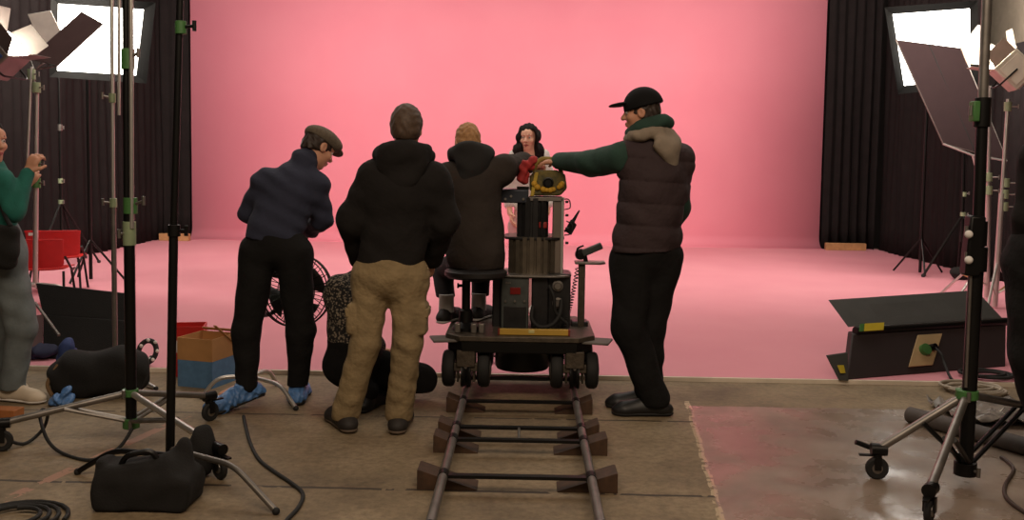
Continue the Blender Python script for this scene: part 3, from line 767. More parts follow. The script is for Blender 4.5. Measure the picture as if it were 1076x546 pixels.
# ------------------------------------------------------------------ lights, flags, cards
def quad_frame(C, n, w, h, up=Vector((0, 0, 1)), roll=0):
    n = Vector(n).normalized(); s = up.cross(n).normalized(); u = n.cross(s)
    s2 = s * math.cos(roll) + u * math.sin(roll); u2 = -s * math.sin(roll) + u * math.cos(roll)
    return n, s2, u2
def from_px(corners):
    return [P(*c) for c in corners]
M['glow'] = glow('lit diffusion cloth', (255, 250, 240), 9.0)
M['tube_glow'] = glow('lamp bulb', (255, 244, 226), 60.0)
def softbox(label, q, back, rim=.07, skirt=.10):
    """q: four world corners of the lit face (TL, TR, BR, BL); back: vector pointing behind the face"""
    q = [Vector(x) for x in q]; ctr = sum(q, Vector()) / 4; back = Vector(back)
    s = empty('softbox', ctr, label, 'softbox')
    n = back.normalized()
    MB().slab(q, n * .01).build('diffuser', M['glow'], s)
    out = [ctr + (x - ctr) * (1 + rim * 2 / (x - ctr).length) for x in q]
    mb = MB()
    for i in range(4):
        j = (i + 1) % 4
        mb.slab([q[i] - n * .012, q[j] - n * .012, out[j] - n * skirt, out[i] - n * skirt], n * .012)
    mb.build('skirt', mat('skirt cloth ' + label[:5], (20, 19, 18), .95, spec=.1), s)
    sm = [ctr + (x - ctr) * .25 + back for x in q]
    mb = MB()
    for i in range(4):
        j = (i + 1) % 4
        mb.slab([q[i] + n * .012, q[j] + n * .012, sm[j], sm[i]], (n * .006))
    mb.slab(sm, n * .02); mb.build('shell', M['black_cloth'], s)
    MB().box(ctr + back * 1.25, (.22, .22, .26)).build('lamp_housing', M['black_metal'], s, bevel=.01)
    yk = ctr + back * 1.2
    MB().tube([yk + Vector((0, 0, -.13)), yk + Vector((0, 0, -.3)), Vector((yk.x, yk.y, PZ + .02))], .02, 10).build('stand_pole', M['black_metal'], s)
    for a in (.3, 2.4, 4.5):
        MB().tube([Vector((yk.x, yk.y, .5)), Vector((yk.x + .35 * math.cos(a), yk.y + .35 * math.sin(a), PZ + .015))], .013, 8).build('stand_leg', M['black_metal'], s)
    return s
softbox('big glowing softbox beside the black curtain, behind the thin chrome stand', from_px([(61, 4, 10.1), (151, 10, 9.7), (143, 79, 9.7), (60, 74, 10.1)]), (-.35, .55, .05))
softbox('big glowing softbox beside the black curtain, half covered by the large slanted flag', from_px([(938, 15, 11.8), (1019, 9, 12.1), (1019, 82, 12.1), (950, 90, 11.8)]), (.16, .50, .05))
def flag(label, q, th=.012, seam=False, group=None):
    q = [Vector(x) for x in q]; ctr = sum(q, Vector()) / 4; n = (q[1] - q[0]).cross(q[3] - q[0]).normalized()
    s = empty('flag_panel', ctr, label, 'flag')
    MB().slab([x - n * th / 2 for x in q], n * th).build('cloth_panel', M['flag'], s, bevel=.003)
    mb = MB().tube(q, .008, 8, True); mb.build('wire_frame', M['steel'], s)
    if seam:
        a, b = (q[0] + q[1]) / 2, (q[3] + q[2]) / 2
        MB().tube([a - n * th * .5, b - n * th * .5], .006, 6).tube([a + n * th * .5, b + n * th * .5], .006, 6).build('seam', M['black_cloth'], s)
    return s, q
s, q = flag('small dark flag tilted in front of the softbox, held over the doubled grip stand', from_px([(31, 62, 9.0), (86, 13, 9.0), (108, 25, 8.8), (60, 69, 8.8)]))
pt = P(36, 73, 8.9)
MB().tube([q[0], pt, q[3]], .008, 8).tube([pt, P(46, 66, 8.9)], .007, 8).tube([pt, P(33.5, 78, 9.1)], .01, 8).build('pin', M['steel'], s)
s, q = flag('large dark flag with centre seam slanting down across the softbox and curtain', from_px([(941.5, 42, 11.2), (1010, 51, 11.2), (1058, 169, 10.9), (991, 151, 10.9)]), seam=True)
for c_ in s.children:
    if c_.name.startswith('cloth_panel'): c_.data.materials[0] = mat('dark flag fabric', (46, 34, 35), .95, 0, .08, 10, .1, 150, spec=.1)
MB().tube([q[3], P(1022, 163, 10.88), q[2]], .012, 8).tube([P(1022, 163, 10.88), P(1026, 178, 10.9)], .012, 8).build('rod', M['chrome'], s)
def card(label, q, m):
    q = [Vector(x) for x in q]; ctr = sum(q, Vector()) / len(q); n = (q[1] - q[0]).cross(q[2] - q[0]).normalized()
    o = MB().slab(q, n * .012).build('bounce_card', m, loc=ctr, bevel=.003)
    return tag(o, label, 'card', 'white bounce cards')
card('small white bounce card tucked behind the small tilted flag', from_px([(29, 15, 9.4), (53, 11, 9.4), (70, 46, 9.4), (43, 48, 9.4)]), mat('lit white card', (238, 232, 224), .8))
card('grey white bounce card between the large flag and the cream lamp', from_px([(1009, 50, 9.6), (1028, 26, 9.6), (1037, 29, 9.6), (1035, 68, 9.6), (1016, 67, 9.6)]), mat('white card', (214, 204, 190), .8))

def lamp_head(label, C, face_dir, w, h, d, m_body, m_trim, up_roll=0):
    C = Vector(C); n, s, u = quad_frame(C, face_dir, w, h, roll=up_roll)
    R3 = Matrix((s, u, n)).transposed()
    r = empty('studio_lamp', C, label, 'lamp')
    MB().box(C - n * d / 2, (w, h, d), R3).build('housing', m_body, r, bevel=.012)
    for k in (-1, 1):
        MB().box(C - n * d / 2 + s * (w / 2 + .004) * k, (.012, h * .8, d * .72), R3).build('side_panel', m_trim, r, bevel=.003)
    MB().box(C - n * (d + .003), (w * .8, h * .8, .012), R3).build('back_panel', m_trim, r, bevel=.003)
    MB().box(C - n * (d + .012) + u * h * .2, (w * .3, h * .18, .012), R3).build('label_plate', M['black_metal'], r, bevel=.002)
    mb = MB().box(C + n * .012, (w * .86, h * .86, .012), R3); mb.build('bulb_window', M['tube_glow'], r)
    for k in (-1, 1):
        a = C + s * k * w / 2; b = C + u * k * h / 2
        MB().slab([a + u * h * .45, a - u * h * .45, a - u * h * .38 + n * .16 + s * k * .09, a + u * h * .38 + n * .16 + s * k * .09], s * k * .004).build('barn_door', m_body, r)
        MB().slab([b + s * w * .45, b - s * w * .45, b - s * w * .38 + n * .16 + u * k * .11, b + s * w * .38 + n * .16 + u * k * .11], u * k * .004).build('barn_door', m_body, r)
    MB().tube(round_corner([C - n * d / 2 + s * (w / 2 + .02), C - n * d / 2 + s * (w / 2 + .02) - u * h * .8, C - n * d / 2 - s * (w / 2 + .02) - u * h * .8, C - n * d / 2 - s * (w / 2 + .02)], .05), .009, 8).build('yoke', M['black_metal'], r)
    return r
m_cream = mat('cream lamp paint', (214, 204, 186), .45); m_blue = mat('blue lamp trim', (58, 88, 150), .4); m_gr = mat('grey lamp paint', (134, 126, 120), .45, .4)
lamp_head('blazing studio lamp with blue side panels above the teal-sleeved woman', P(9, 46, 7.9), (.76, -.06, .65), .31, .31, .28, m_gr, m_blue)
lr = lamp_head('studio lamp with cream housing tipped back on a chrome stand', P(1052, 63, 9.55), (-.70, .16, .69), .30, .28, .30, m_cream, mat('cream panel', (226, 216, 198), .5))

# floor light with folding doors
def floor_light(label, q_main, flap_top, side, plate_px=None, lab=None, th=.10):
    q = [Vector(x) for x in q_main]; ctr = sum(q, Vector()) / 4
    s = empty('floor_light', (ctr.x, ctr.y, PZ), label, 'light')
    MB().slab(q, (.0, th, .0)).build('housing', mat('dark maroon housing', (44, 33, 34), .7, 0, .1), s, bevel=.01)
    MB().slab([Vector(x) for x in flap_top], (0, .012, .004)).build('barn_door', mat('charcoal door', (56, 55, 52), .8), s, bevel=.003)
    if side: MB().slab([Vector(x) for x in side], (.0, .012, .004)).build('barn_door', bpy.data.materials['charcoal door'], s, bevel=.003)
    return s
Yf, Yr = 6.46, 6.85
A1, B1 = G(890, 399, PZ), G(1057, 385, PZ)
up1 = Vector((.10, .22, .27))
q = [A1, B1, B1 + up1, A1 + up1]
t0, t1 = A1 + up1 + Vector((-.02, .03, .04)), B1 + up1 + Vector((-.02, .03, .04))
fl = floor_light('long floor light with folding doors and a tan plate lying at the stage edge', q,
    [t0, t1, t1 + Vector((-.09, .22, .17)), t0 + Vector((-.07, .22, .15))], [A1 + Vector((-.0, -.03, .0)), A1 + Vector((-.06, -.02, 0.0)), A1 + Vector((-.13, .04, .15)), A1 + Vector((.02, .06, .17))])
nrm = (B1 - A1).cross(up1).normalized(); nrm = nrm if nrm.y < 0 else -nrm
along = (B1 - A1).normalized(); upn = up1.normalized()
def on_panel(u, v, off=.0): return A1 + along * u + up1 * v + nrm * off
Ln = (B1 - A1).length
MB().tube([on_panel(.02, 1.06), on_panel(Ln, 1.06)], .03, 10).build('hinge_spine', M['black_metal'], fl)
mlab = mat('yellow label', (206, 184, 48), .6)
MB().slab([on_panel(x, v, .034) for x, v in ((.07, 1.0), (.235, 1.0), (.235, 1.17), (.07, 1.17))], nrm * .006).build('yellow_label', mlab, fl)
MB().slab([on_panel(x, v, .034) for x, v in ((.03, 1.0), (.065, 1.0), (.065, 1.17), (.03, 1.17))], nrm * .006).build('green_label', M['green'], fl)
MB().slab([A1 + Vector(v) for v in ((-.055, -.03, .05), (-.02, -.02, .05), (-.03, -.01, .10), (-.075, -.02, .10))], (0, -.006, .003)).build('yellow_label', mlab, fl)
pl = MB().slab([on_panel(x, v, .006) for x, v in ((.50, .16), (.71, .16), (.78, .86), (.56, .86))], nrm * .012).build('tan_plate', mat('tan plate', (178, 152, 112), .7), fl, bevel=.003)
MB().cyl(on_panel(.62, .5, .018), on_panel(.62, .5, .05), .04).build('socket', M['green'], pl)
MB().cyl(on_panel(.68, .55, .018), on_panel(.69, .52, .06), .025).build('plug', M['black_metal'], pl)
MB().tube(smooth_path([on_panel(.69, .52, .05), on_panel(.72, .3, .09), on_panel(.74, .1, .1), G(1000, 398, .04), G(1012, 402, .02)], 6), .009, 8).build('power_lead', M['rubber'], pl)

A2, B2 = G(44, 376, PZ), G(134, 384, PZ)
up2 = Vector((-.10, .22, .27))
q = [A2, B2, B2 + up2, A2 + up2]
t0, t1 = A2 + up2, B2 + up2
fl2 = floor_light('black floor light with folded doors leaning behind the black duffel bag', q, [t0, t1 + Vector((.03, 0, 0)), t1 + Vector((.0, .14, .16)), t0 + Vector((-.12, .14, .20))], None)
for c_ in fl2.children: c_.data.materials[0] = M['black_cloth']
MB().slab([A2 + Vector((-.0, -.0, .02)), A2 + up2, A2 + up2 + Vector((-.14, -.08, -.02)), A2 + Vector((-.10, -.14, .10))], (0, .012, 0)).build('barn_door', M['flag'], fl2, bevel=.003)
MB().tube([P(37, 318, 6.5), P(62, 352, 6.25)], .010, 8).build('door_rod', M['steel'], fl2)
# string of bulbs coil
pts = [G(155, 380, PZ + .02) + Vector((.06 * math.cos(t), .03 * math.sin(t), .07 + .07 * math.sin(t))) for t in [i * .3 for i in range(21)]]
bs = empty('bulb_string', G(155, 380, PZ), 'coil of black cable with small pale bulbs between the floor light and the red box', 'cable')
MB().tube(pts, .018, 8, True).build('cable', M['rubber'], bs)
for i in range(0, 21, 3): MB().ball(pts[i] + Vector((.016, -.02, .01)), .012).build('bulb', M['white_cloth'], bs)

# ------------------------------------------------------------------ red chairs
def red_chair():
    c = empty('red_chair', (0, 0, 0), 'x', 'chair', 'red plastic chairs')
    def shell(pts, w0, w1, name):
        rows = []
        n = len(pts)
        for i, (y, z) in enumerate(pts):
            w = w0 + (w1 - w0) * i / (n - 1)
            rows.append([Vector((w / 2 * u, y - .03 * u * u * (1 if z > .5 else 0), z + .02 * u * u * (1 if z <= .5 else 0))) for u in (-1, -.75, -.4, 0, .4, .75, 1)])
        return MB().grid(rows).build(name, M['red_plastic'], c, loc=None, solid=.012, sub=1)
    shell([(-.24, .42), (-.20, .445), (-.1, .445), (.05, .435), (.16, .43), (.2, .45)], .46, .44, 'seat')
    b = shell([(.20, .46), (.24, .52), (.27, .62), (.30, .74), (.315, .80), (.33, .81)], .44, .50, 'backrest')
    MB().box((.17, .325, .765), (.06, .01, .035)).build('label_plate', M['white_cloth'], b)
    for s in (-1, 1):
        MB().tube(round_corner([(s * .2, -.17, .42), (s * .23, -.22, .0)], .02), .011, 8).build('leg', M['black_metal'], c)
        MB().tube(round_corner([(s * .2, .13, .42), (s * .23, .26, .0)], .02), .011, 8).build('leg', M['black_metal'], c)
        MB().tube(round_corner([(s * .22, -.2, .42), (s * .245, .0, .415), (s * .24, .24, .60)], .06), .011, 8).build('side_rail', M['black_metal'], c)
    return c
ch = red_chair()
ch.scale = (1.08, .92, .80)
p1 = G(62, 305, PZ); ch.location = p1; ch.rotation_euler = (0, 0, R_(196)); ch['label'] = 'red plastic chair with its tall backrest nearer the curtain, behind the other red chair'
p2 = G(45, 321, PZ)
copy_tree(ch, None, p2, R_(192), 'red plastic chair beside the chrome grip stand, in front of the other red chair')

# ------------------------------------------------------------------ boxes, bags, timber, cables
c = G(178, 411, 0); c = Vector((c.x - .05, 6.24, 0))
rb = empty('red_box', c, 'red plastic box with open top standing behind the cardboard carton', 'box')
def open_box(root, c, w, d, h, m, t=.006, rotz=0, name='wall', z0=0):
    Rz = Matrix.Rotation(rotz, 3, 'Z'); c = Vector(c)
    for dx, dy, sx, sy in ((0, -d / 2, w, t), (0, d / 2, w, t), (-w / 2, 0, t, d), (w / 2, 0, t, d)):
        MB().box(c + Rz @ Vector((dx, dy, z0 + h / 2)), (sx, sy, h), Rz).build(name, m, root)
    MB().box(c + Vector((0, 0, z0 + t / 2)), (w, d, t), Rz).build('bottom', m, root)
open_box(rb, c, .20, .18, .33, M['red_plastic'], rotz=.2)
MB().box(c + Vector((0, -.094, .2)), (.1, .006, .08), Matrix.Rotation(.2, 3, 'Z')).build('label_plate', M['white_cloth'], rb)
c = Vector((G(206, 414).x - .03, 5.98, 0))
cbx = empty('cardboard_box', c, 'open cardboard carton with blue lower half beside the red box', 'box')
open_box(cbx, c, .245, .26, .17, mat('blue print', (88, 128, 168), .7, 0, .2, 20), rotz=-.28)
open_box(cbx, c, .247, .262, .14, M['cardboard'], rotz=-.28, z0=.17)
Rz = Matrix.Rotation(-.28, 3, 'Z')
for a, (dx, dy, sx, sy) in enumerate(((0, .135, .24, .03), (.125, 0, .02, .24))):
    MB().box(c + Rz @ Vector((dx, dy, .325)), (sx, sy, .006), Rz @ Matrix.Rotation(R_(-35), 3, 'X')).build('flap', M['cardboard'], cbx)
def soft(name, label, cat, prims, m, vox=.008, group=None):
    o = sdf_build(name, prims, vox, m); return tag(o, label, cat, group)
# big sandbag with handle in the foreground
c = G(138, 546); c = Vector((c.x, 3.86, 0))
o = soft('sandbag', 'black cloth sandbag with a carry handle, at the foot of the black grip stand', 'sandbag',
     [rbox(c + Vector((-.0, 0, .07)), (.195, .12, .075), None, .03, .03), rbox(c + Vector((-.08, .0, .12)), (.115, .09, .06), Matrix.Rotation(.12, 3, 'Y'), .03, .04), ell(c + Vector((.10, .02, .13)), (.085, .10, .09), k=.05),
      ell(c + Vector((.12, .05, .19)), (.04, .05, .075), k=.04), rbox(c + Vector((-.185, .0, .16)), (.018, .06, .03), None, .012, .02), folds(.007, (26, 26, 30), 1.), cut((0, 0, .004), (0, 0, -1))], M['black_cloth'])
MB().tube(round_corner([c + Vector((-.11, -.03, .16)), c + Vector((-.08, -.04, .215)), c + Vector((.02, -.03, .235)), c + Vector((.05, -.02, .19))], .05), .012, 8).build('handle', M['black_metal'], o)
c = Vector((-1.455, 4.20, 0))
soft('sandbag', 'small upright black sandbag between the black grip stand and the nearest caster', 'sandbag',
     [ell(c + Vector((0, 0, .10)), (.065, .07, .10), k=.04), ell(c + Vector((.01, .02, .17)), (.045, .05, .07), k=.04), folds(.005, (40, 40, 40), 2.), cut((0, 0, .004), (0, 0, -1))], M['black_cloth'])
# duffel bag
c = Vector((G(96, 419).x, 5.64, 0))
o = soft('duffel_bag', 'slumped black duffel bag on the concrete in front of the floor light', 'bag',
     [rbox(c + Vector((0, 0, .10)), (.27, .14, .10), Matrix.Rotation(.12, 3, 'Z').transposed(), .08, .05), ell(c + Vector((-.12, 0, .17)), (.15, .12, .09), k=.08), ell(c + Vector((.14, .02, .20)), (.15, .12, .09), k=.08),
      folds(.012, (20, 20, 24), .4), cut((0, 0, .004), (0, 0, -1))], M['black_cloth'])
MB().tube(smooth_path([c + Vector((-.2, -.1, .2)), c + Vector((-.24, -.15, .1)), c + Vector((-.21, -.16, .03))], 6), .012, 8).build('strap', mat('tan strap', (120, 92, 62), .8), o)
c = G(62, 427); 
soft('shoe_cover', 'crumpled blue plastic shoe cover on the floor against the duffel bag', 'shoe cover', [ell(c + Vector((0, .03, .03)), (.07, .05, .035), k=.02), ell(c + Vector((.03, .04, .06)), (.03, .03, .05), k=.02), folds(.009, (90, 90, 110)), cut((0, 0, .004), (0, 0, -1))], M['blue_film'], .005)
c = Vector((P(70, 378, 5.98).x, 6.0, 0))
soft('blue_cloth', 'bright blue cloth bundle on top of the slumped duffel bag, by the floor light', 'cloth', [ell((c.x, 5.99, .14), (.055, .07, .14), k=.03), folds(.008, (60, 60, 70)), cut((0, 0, .004), (0, 0, -1))], mat('blue cloth', (44, 62, 112), .8), .006)
c = Vector((P(44, 380, 6.5).x, 6.5, PZ))
soft('navy_cloth', 'dark navy cloth heap on the pink stage edge behind the beige trainers', 'cloth', [ell(c + Vector((0, 0, .045)), (.13, .1, .05), k=.04), ell(c + Vector((-.1, 0, .05)), (.07, .07, .05), k=.03), folds(.01, (50, 50, 60)), cut((0, 0, PZ + .003), (0, 0, -1))], mat('navy cloth', (34, 38, 66), .85), .008)
# timber block
c = G(5, 441)
o = MB().box(c + Vector((-.02, .04, .028)), (.17, .09, .056), Matrix.Rotation(-.1, 3, 'Z')).build('timber_block', mat('orange timber', (168, 104, 56), .7, 0, .25, 20), bevel=.004)
tag(o, 'short orange timber block on the concrete in front of the beige trainers', 'block')
def cable(name, label, pts, r=.008, m=None, cat='cable', n=7):
    o = MB().tube(smooth_path(pts, n), r, 8).build(name, m or M['rubber']); return tag(o, label, cat)
gr = lambda x, y, z=.009: G(x, y, z)
cable('power_cable', 'black cable hanging in a loop from the leg of the combo stand', [gr(3, 460, .06), gr(25, 466, .01), P(44, 452, 4.7), P(50, 436, 4.68), P(45, 430, 4.66), P(42, 438, 4.62), gr(50, 462, .06), gr(66, 476, .01), gr(96, 483), gr(124, 471, .02), P(139, 450, 4.62)], .0085)
cable('power_cable', 'black cable snaking across the concrete from the blue shoe cover', [gr(256, 437), gr(262, 462), gr(272, 482), gr(288, 495), gr(306, 507), gr(318, 518), gr(314, 532), gr(300, 548), gr(296, 560)], .009)
pts = []
for i in range(70):
    t = i / 69 * 2 * math.pi * 3.3; rr = .20 - .034 * (t / 6.28)
    q = G(14, 545, .012); pts.append(q + Vector((rr * math.cos(t), rr * 1.0 * math.sin(t), .004 * t / 6)))
o = MB().tube(pts, .009, 8).build('coiled_cable', M['rubber']); tag(o, 'black cable coiled flat on the concrete near the sandbag with the handle', 'cable')
cable('power_cable', 'dark cable trailing over the smooth slab behind the big combo stand', [gr(1052, 480), gr(1058, 484), gr(1065, 493), gr(1057, 508), gr(1056, 519), gr(1064, 529), gr(1080, 540)], .009, mat('brown cable', (66, 52, 44), .6))
def coil(label, ctr, rr, n, r, m, seed):
    rnd = random.Random(seed); pts = []
    for i in range(n * 20):
        t = i / 20 * 2 * math.pi; k = rr * (1 + .18 * math.sin(t * .37 + seed)); pts.append(Vector(ctr) + Vector((k * math.cos(t) + .03 * math.sin(t * .21), k * .8 * math.sin(t) + .03 * math.cos(t * .3), .012 + .012 * i / 20 * .6)))
    o = MB().tube(pts, r, 8).build('coiled_cable', m); return tag(o, label, 'cable')
coil('loose coil of pale cable behind the big combo stand', G(1024, 412), .16, 4, .010, mat('pale cable', (170, 158, 142), .6), 1)
coil('loose coil of dark cable trailing from the floor light onto the pink stage', G(1035, 396, PZ), .14, 3, .011, M['rubber'], 2)
o = MB().cyl(G(955, 435, .045), G(1090, 472, .045), .045, n=22).build('rolled_mat', mat('grey rolled mat', (84, 76, 72), .7, 0, .2, 20), bevel=.006); tag(o, 'dark grey rolled mat lying on the floor behind the big combo stand', 'mat')
rows = []; rnd = random.Random(5); cc = G(1072, 444)
for j in range(15):
    rows.append([cc + Vector((-.38 + .05 * i, -.12 + .035 * j, .012 + .05 * abs(math.sin(i * 1.3 + j * .8) * math.cos(j * 1.1 - i * .6)) + .015 * rnd.random())) for i in range(18)])
mp = mat('crumpled plastic', (128, 120, 112), .25, 0, .3, 10)
o = MB().grid(rows).build('plastic_sheet', mp, solid=.003, angle=60); tag(o, 'crumpled grey plastic sheet on the floor beside the rolled mat', 'sheet')

# ------------------------------------------------------------------ fan on a bent-leg stand
fy = 5.78
hub = P(262, 395, 5.64)
fan = empty('stand_fan', (hub.x, hub.y, 0), 'big wire-cage fan on a bent-leg chrome stand behind the man in the flat cap', 'fan')
for f in (G(212, 419), G(311, 431), G(291, 405)): bent_leg(fan, hub, f, .0125, M['chrome'], .68, .0)
fc = P(311, 305, fy)
MB().tube(round_corner([hub - Vector((0, 0, .04)), hub + Vector((0, 0, .36)), P(285, 330, fy + .1), fc + Vector((0, .1, 0))], .05), .014, 10).build('column', M['black_metal'], fan)
ax = Vector((-.15, -1, .08)).normalized(); u, w_ = frame_of(ax); FR = .225
mb = MB()
for k, off in ((1., 0), (.97, .045), (.97, -.045)):
    mb.tube([fc + ax * off + (u * math.cos(t) + w_ * math.sin(t)) * FR * k for t in [i * math.pi / 20 for i in range(40)]], .006 if k == 1 else .004, 6, True)
for side in (.06, -.06):
    for rr in (.33, .66): mb.tube([fc + ax * side * 1.2 + (u * math.cos(t) + w_ * math.sin(t)) * FR * rr for t in [i * math.pi / 16 for i in range(32)]], .003, 5, True)
    for i in range(24):
        d = u * math.cos(i * math.pi / 12) + w_ * math.sin(i * math.pi / 12)
        mb.tube([fc + ax * side * 1.3 + d * .06, fc + ax * side * 1.2 + d * FR * .6, fc + ax * side * .7 + d * FR * .97], .0026, 5)
mb.build('cage', M['black_metal'], fan)
mb = MB()
for i in range(4):
    a0 = i * math.pi / 2 + .5; rows = []
    for j in range(7):
        t = j / 6; r_ = .04 + t * (FR * .82 - .04); hw = .28 + .35 * t
        rows.append([fc + (u * math.cos(a0 + hw * q) + w_ * math.sin(a0 + hw * q)) * r_ + ax * (.03 * q * t ** .6) for q in (-1, -.5, 0, .5, 1)])
    MB().grid(rows).build('blade', mat('fan blade', (44, 42, 42), .4) if i == 0 else bpy.data.materials['fan blade'], fan, solid=.004)
MB().lathe(fc, ax, [(.02, -.10), (.06, -.09), (.065, -.02), (.045, 0), (.045, .05), (.03, .075), (.002, .08)], 20).build('motor', M['black_metal'], fan)
# ------------------------------------------------------------------ people
def head_axes(F, U=(0, 0, 1)):
    F = Vector(F).normalized(); U = Vector(U); U = (U - F * U.dot(F)).normalized(); S = F.cross(U)
    return F, U, S
def head_prims(c, F, U, s=.93, neck=None, fem=False):
    F, U, S = head_axes(F, U); c = Vector(c); A = (S, F, U)
    at = lambda x, y, z: c + S * (x * s) + F * (y * s) + U * (z * s)
    e = lambda p, r, k: ell(p, [v * s for v in r], A, k * s)
    jw = .052 if fem else .060
    pr = [e(at(0, -.005, .022), (.076, .098, .103), .02), e(at(0, .035, -.05), (jw, .062, .070), .035), e(at(0, .060, -.102), (.028, .026, .024), .03),
          e(at(0, .075, .045), (.055, .03, .04), .03), e(at(.042, .068, -.028), (.026, .024, .022), .025), e(at(-.042, .068, -.028), (.026, .024, .022), .025),
          sub_(e(at(.033, .105, .006), (.020, .018, .014), .02)), sub_(e(at(-.033, .105, .006), (.020, .018, .014), .02)),
          cap(at(0, .096, .016), at(0, .122, -.030), .008 * s, .014 * s, .012), e(at(.013, .108, -.034), (.010, .012, .009), .008), e(at(-.013, .108, -.034), (.010, .012, .009), .008),
          e(at(0, .098, -.064), (.026, .013, .007), .008), e(at(0, .095, -.077), (.022, .014, .008), .008),
          cap(at(-.045, .092, .026), at(-.015, .104, .028), .007 * s, .007 * s, .012), cap(at(.045, .092, .026), at(.015, .104, .028), .007 * s, .007 * s, .012)]
    for q in (-1, 1):
        pr += [e(at(q * .079, -.008, -.005), (.012, .024, .034), .008), sub_(e(at(q * .090, .0, -.002), (.008, .012, .020), .006))]
    return pr, at, (S, F, U)
def head_details(body, at, A, iris=(60, 42, 30), lips=None, brows=None, s=.93):
    S, F, U = A
    for q in (-1, 1):
        e = MB().ball(at(q * .033, .086, .005), .0125 * s).build('eye', M['eye'], body)
        MB().ball(at(q * .033, .0945, .005), .0062 * s).build('iris', M['iris'], e)
        if brows: MB().tube([at(q * .014, .105, .030), at(q * .032, .103, .036), at(q * .048, .090, .030)], [.003, .004, .002], 6).build('eyebrow', brows, body)
    if lips:
        MB().tube([at(-.024, .099, -.070), at(-.01, .110, -.067), at(.01, .110, -.067), at(.024, .099, -.070)], [.002, .006, .006, .002], 8).tube([at(-.02, .099, -.073), at(0, .108, -.078), at(.02, .099, -.073)], [.002, .007, .002], 8).build('lips', lips, body)
M['eye'] = mat('eye white', (225, 220, 214), .3, 0, .02); M['iris'] = mat('iris', (52, 38, 30), .2, 0, .1)

def hand(w, d, n, side, curl=.35, s=1.0):
    """w wrist, d direction of the fingers, n where the palm faces, side +1/-1 for the thumb's side"""
    w = Vector(w); d = Vector(d).normalized(); n = Vector(n); n = (n - d * n.dot(d)).normalized(); t = d.cross(n) * side
    pr = [cap(w + d * .005, w + d * .07 * s, .027 * s, .038 * s, .02, (n, .42)), cap(w + d * .06 * s + t * .02, w + d * .085 * s + t * .02, .014 * s, .012 * s, .012), cap(w + d * .06 * s - t * .018, w + d * .08 * s - t * .02, .014 * s, .012 * s, .012)]
    for i, L in enumerate((.070, .078, .073, .056)):
        p = w + d * (.086 - .004 * abs(i - 1.3)) * s + t * (.029 - .019 * i) * s
        a = 0
        for frac, k, r0, r1 in ((.42, .55, .0092, .0086), (.32, 1.2, .0086, .008), (.26, .9, .008, .007)):
            a += curl * k; q = p + (d * math.cos(a) + n * math.sin(a)) * (L * frac * s)
            pr.append(cap(p, q, r0 * s, r1 * s, .004)); p = q
    p = w + d * .022 * s + t * .024 * s; d1 = (d * .62 + t * .72 + n * .3).normalized(); q = p + d1 * .042 * s
    pr.append(cap(p, q, .0135 * s, .011 * s, .012)); d2 = (d * .86 + t * .25 + n * .45 * (1 + curl)).normalized()
    pr.append(cap(q, q + d2 * .034 * s, .0105 * s, .0085 * s, .004)); return pr

def basis(J):
    S = (J['shR'] - J['shL']).normalized(); U = (J['chest'] - J['pel']).normalized(); N = S.cross(U).normalized(); return S, U, N
def body_prims(J, b=1.0, head=None, hands=True):
    S, U, N = basis(J)
    pr = [cap(J['pel'], J['chest'], .115 * b, .125 * b, .05, (N, .70)), cap(J['shL'], J['shR'], .05 * b, None, .05), cap(J['chest'], J['neck'], .08 * b, .055, .05),
          cap(J['neck'] - U * .05, J['head'] - Vector((0, 0, .03)), .054, .052, .03)]
    for q in 'LR':
        pr += [cap(J['sh' + q], J['el' + q], .046 * b, .038 * b, .03), cap(J['el' + q], J['wr' + q], .038 * b, .026, .02),
               cap(J['pel'], J['hip' + q], .10 * b, .085 * b, .04), cap(J['hip' + q], J['knee' + q], .078 * b, .052 * b, .03), cap(J['knee' + q], J['ank' + q], .052 * b, .036, .02),
               cap(J['ank' + q], J['toe' + q], .034, .026, .02)]
        if hands and 'hand' + q in J:
            d, n, sd, cu = J['hand' + q]; pr += hand(J['wr' + q], d, n, sd, cu)
    return pr
def jacket_prims(J, rw=.165, rc=.17, ra=.072, rf=.058, hem=None, flat=.72, sh=.085, cuffs=True, wrist_back=.015):
    S, U, N = basis(J); hem = J['pel'] if hem is None else hem
    pr = [cap(hem, J['chest'], rw, rc, .06, (N, flat)), cap(J['shL'] , J['shR'], sh, None, .07), cap(J['chest'], J['neck'], .12, .078, .06)]
    for q in 'LR':
        w = J['wr' + q] + (J['el' + q] - J['wr' + q]).normalized() * wrist_back
        pr += [cap(J['sh' + q], J['el' + q], ra * 1.12, ra * .94, .045), cap(J['el' + q], w, ra * .94, rf, .03)]
    return pr, S, U, N
def trouser_prims(J, rh=.145, rt=.098, rk=.074, ra=.064, flat=.78):
    S, U, N = basis(J)
    pr = [cap(J['pel'] + U * .10, J['pel'], rh * .92, rh, .05, (N, flat))]
    for q in 'LR':
        pr += [cap(J['pel'], J['hip' + q], rh * .8, rt * 1.05, .05), cap(J['hip' + q], J['knee' + q], rt * 1.04, rk, .035), cap(J['knee' + q], J['ank' + q], rk, ra, .03)]
    return pr
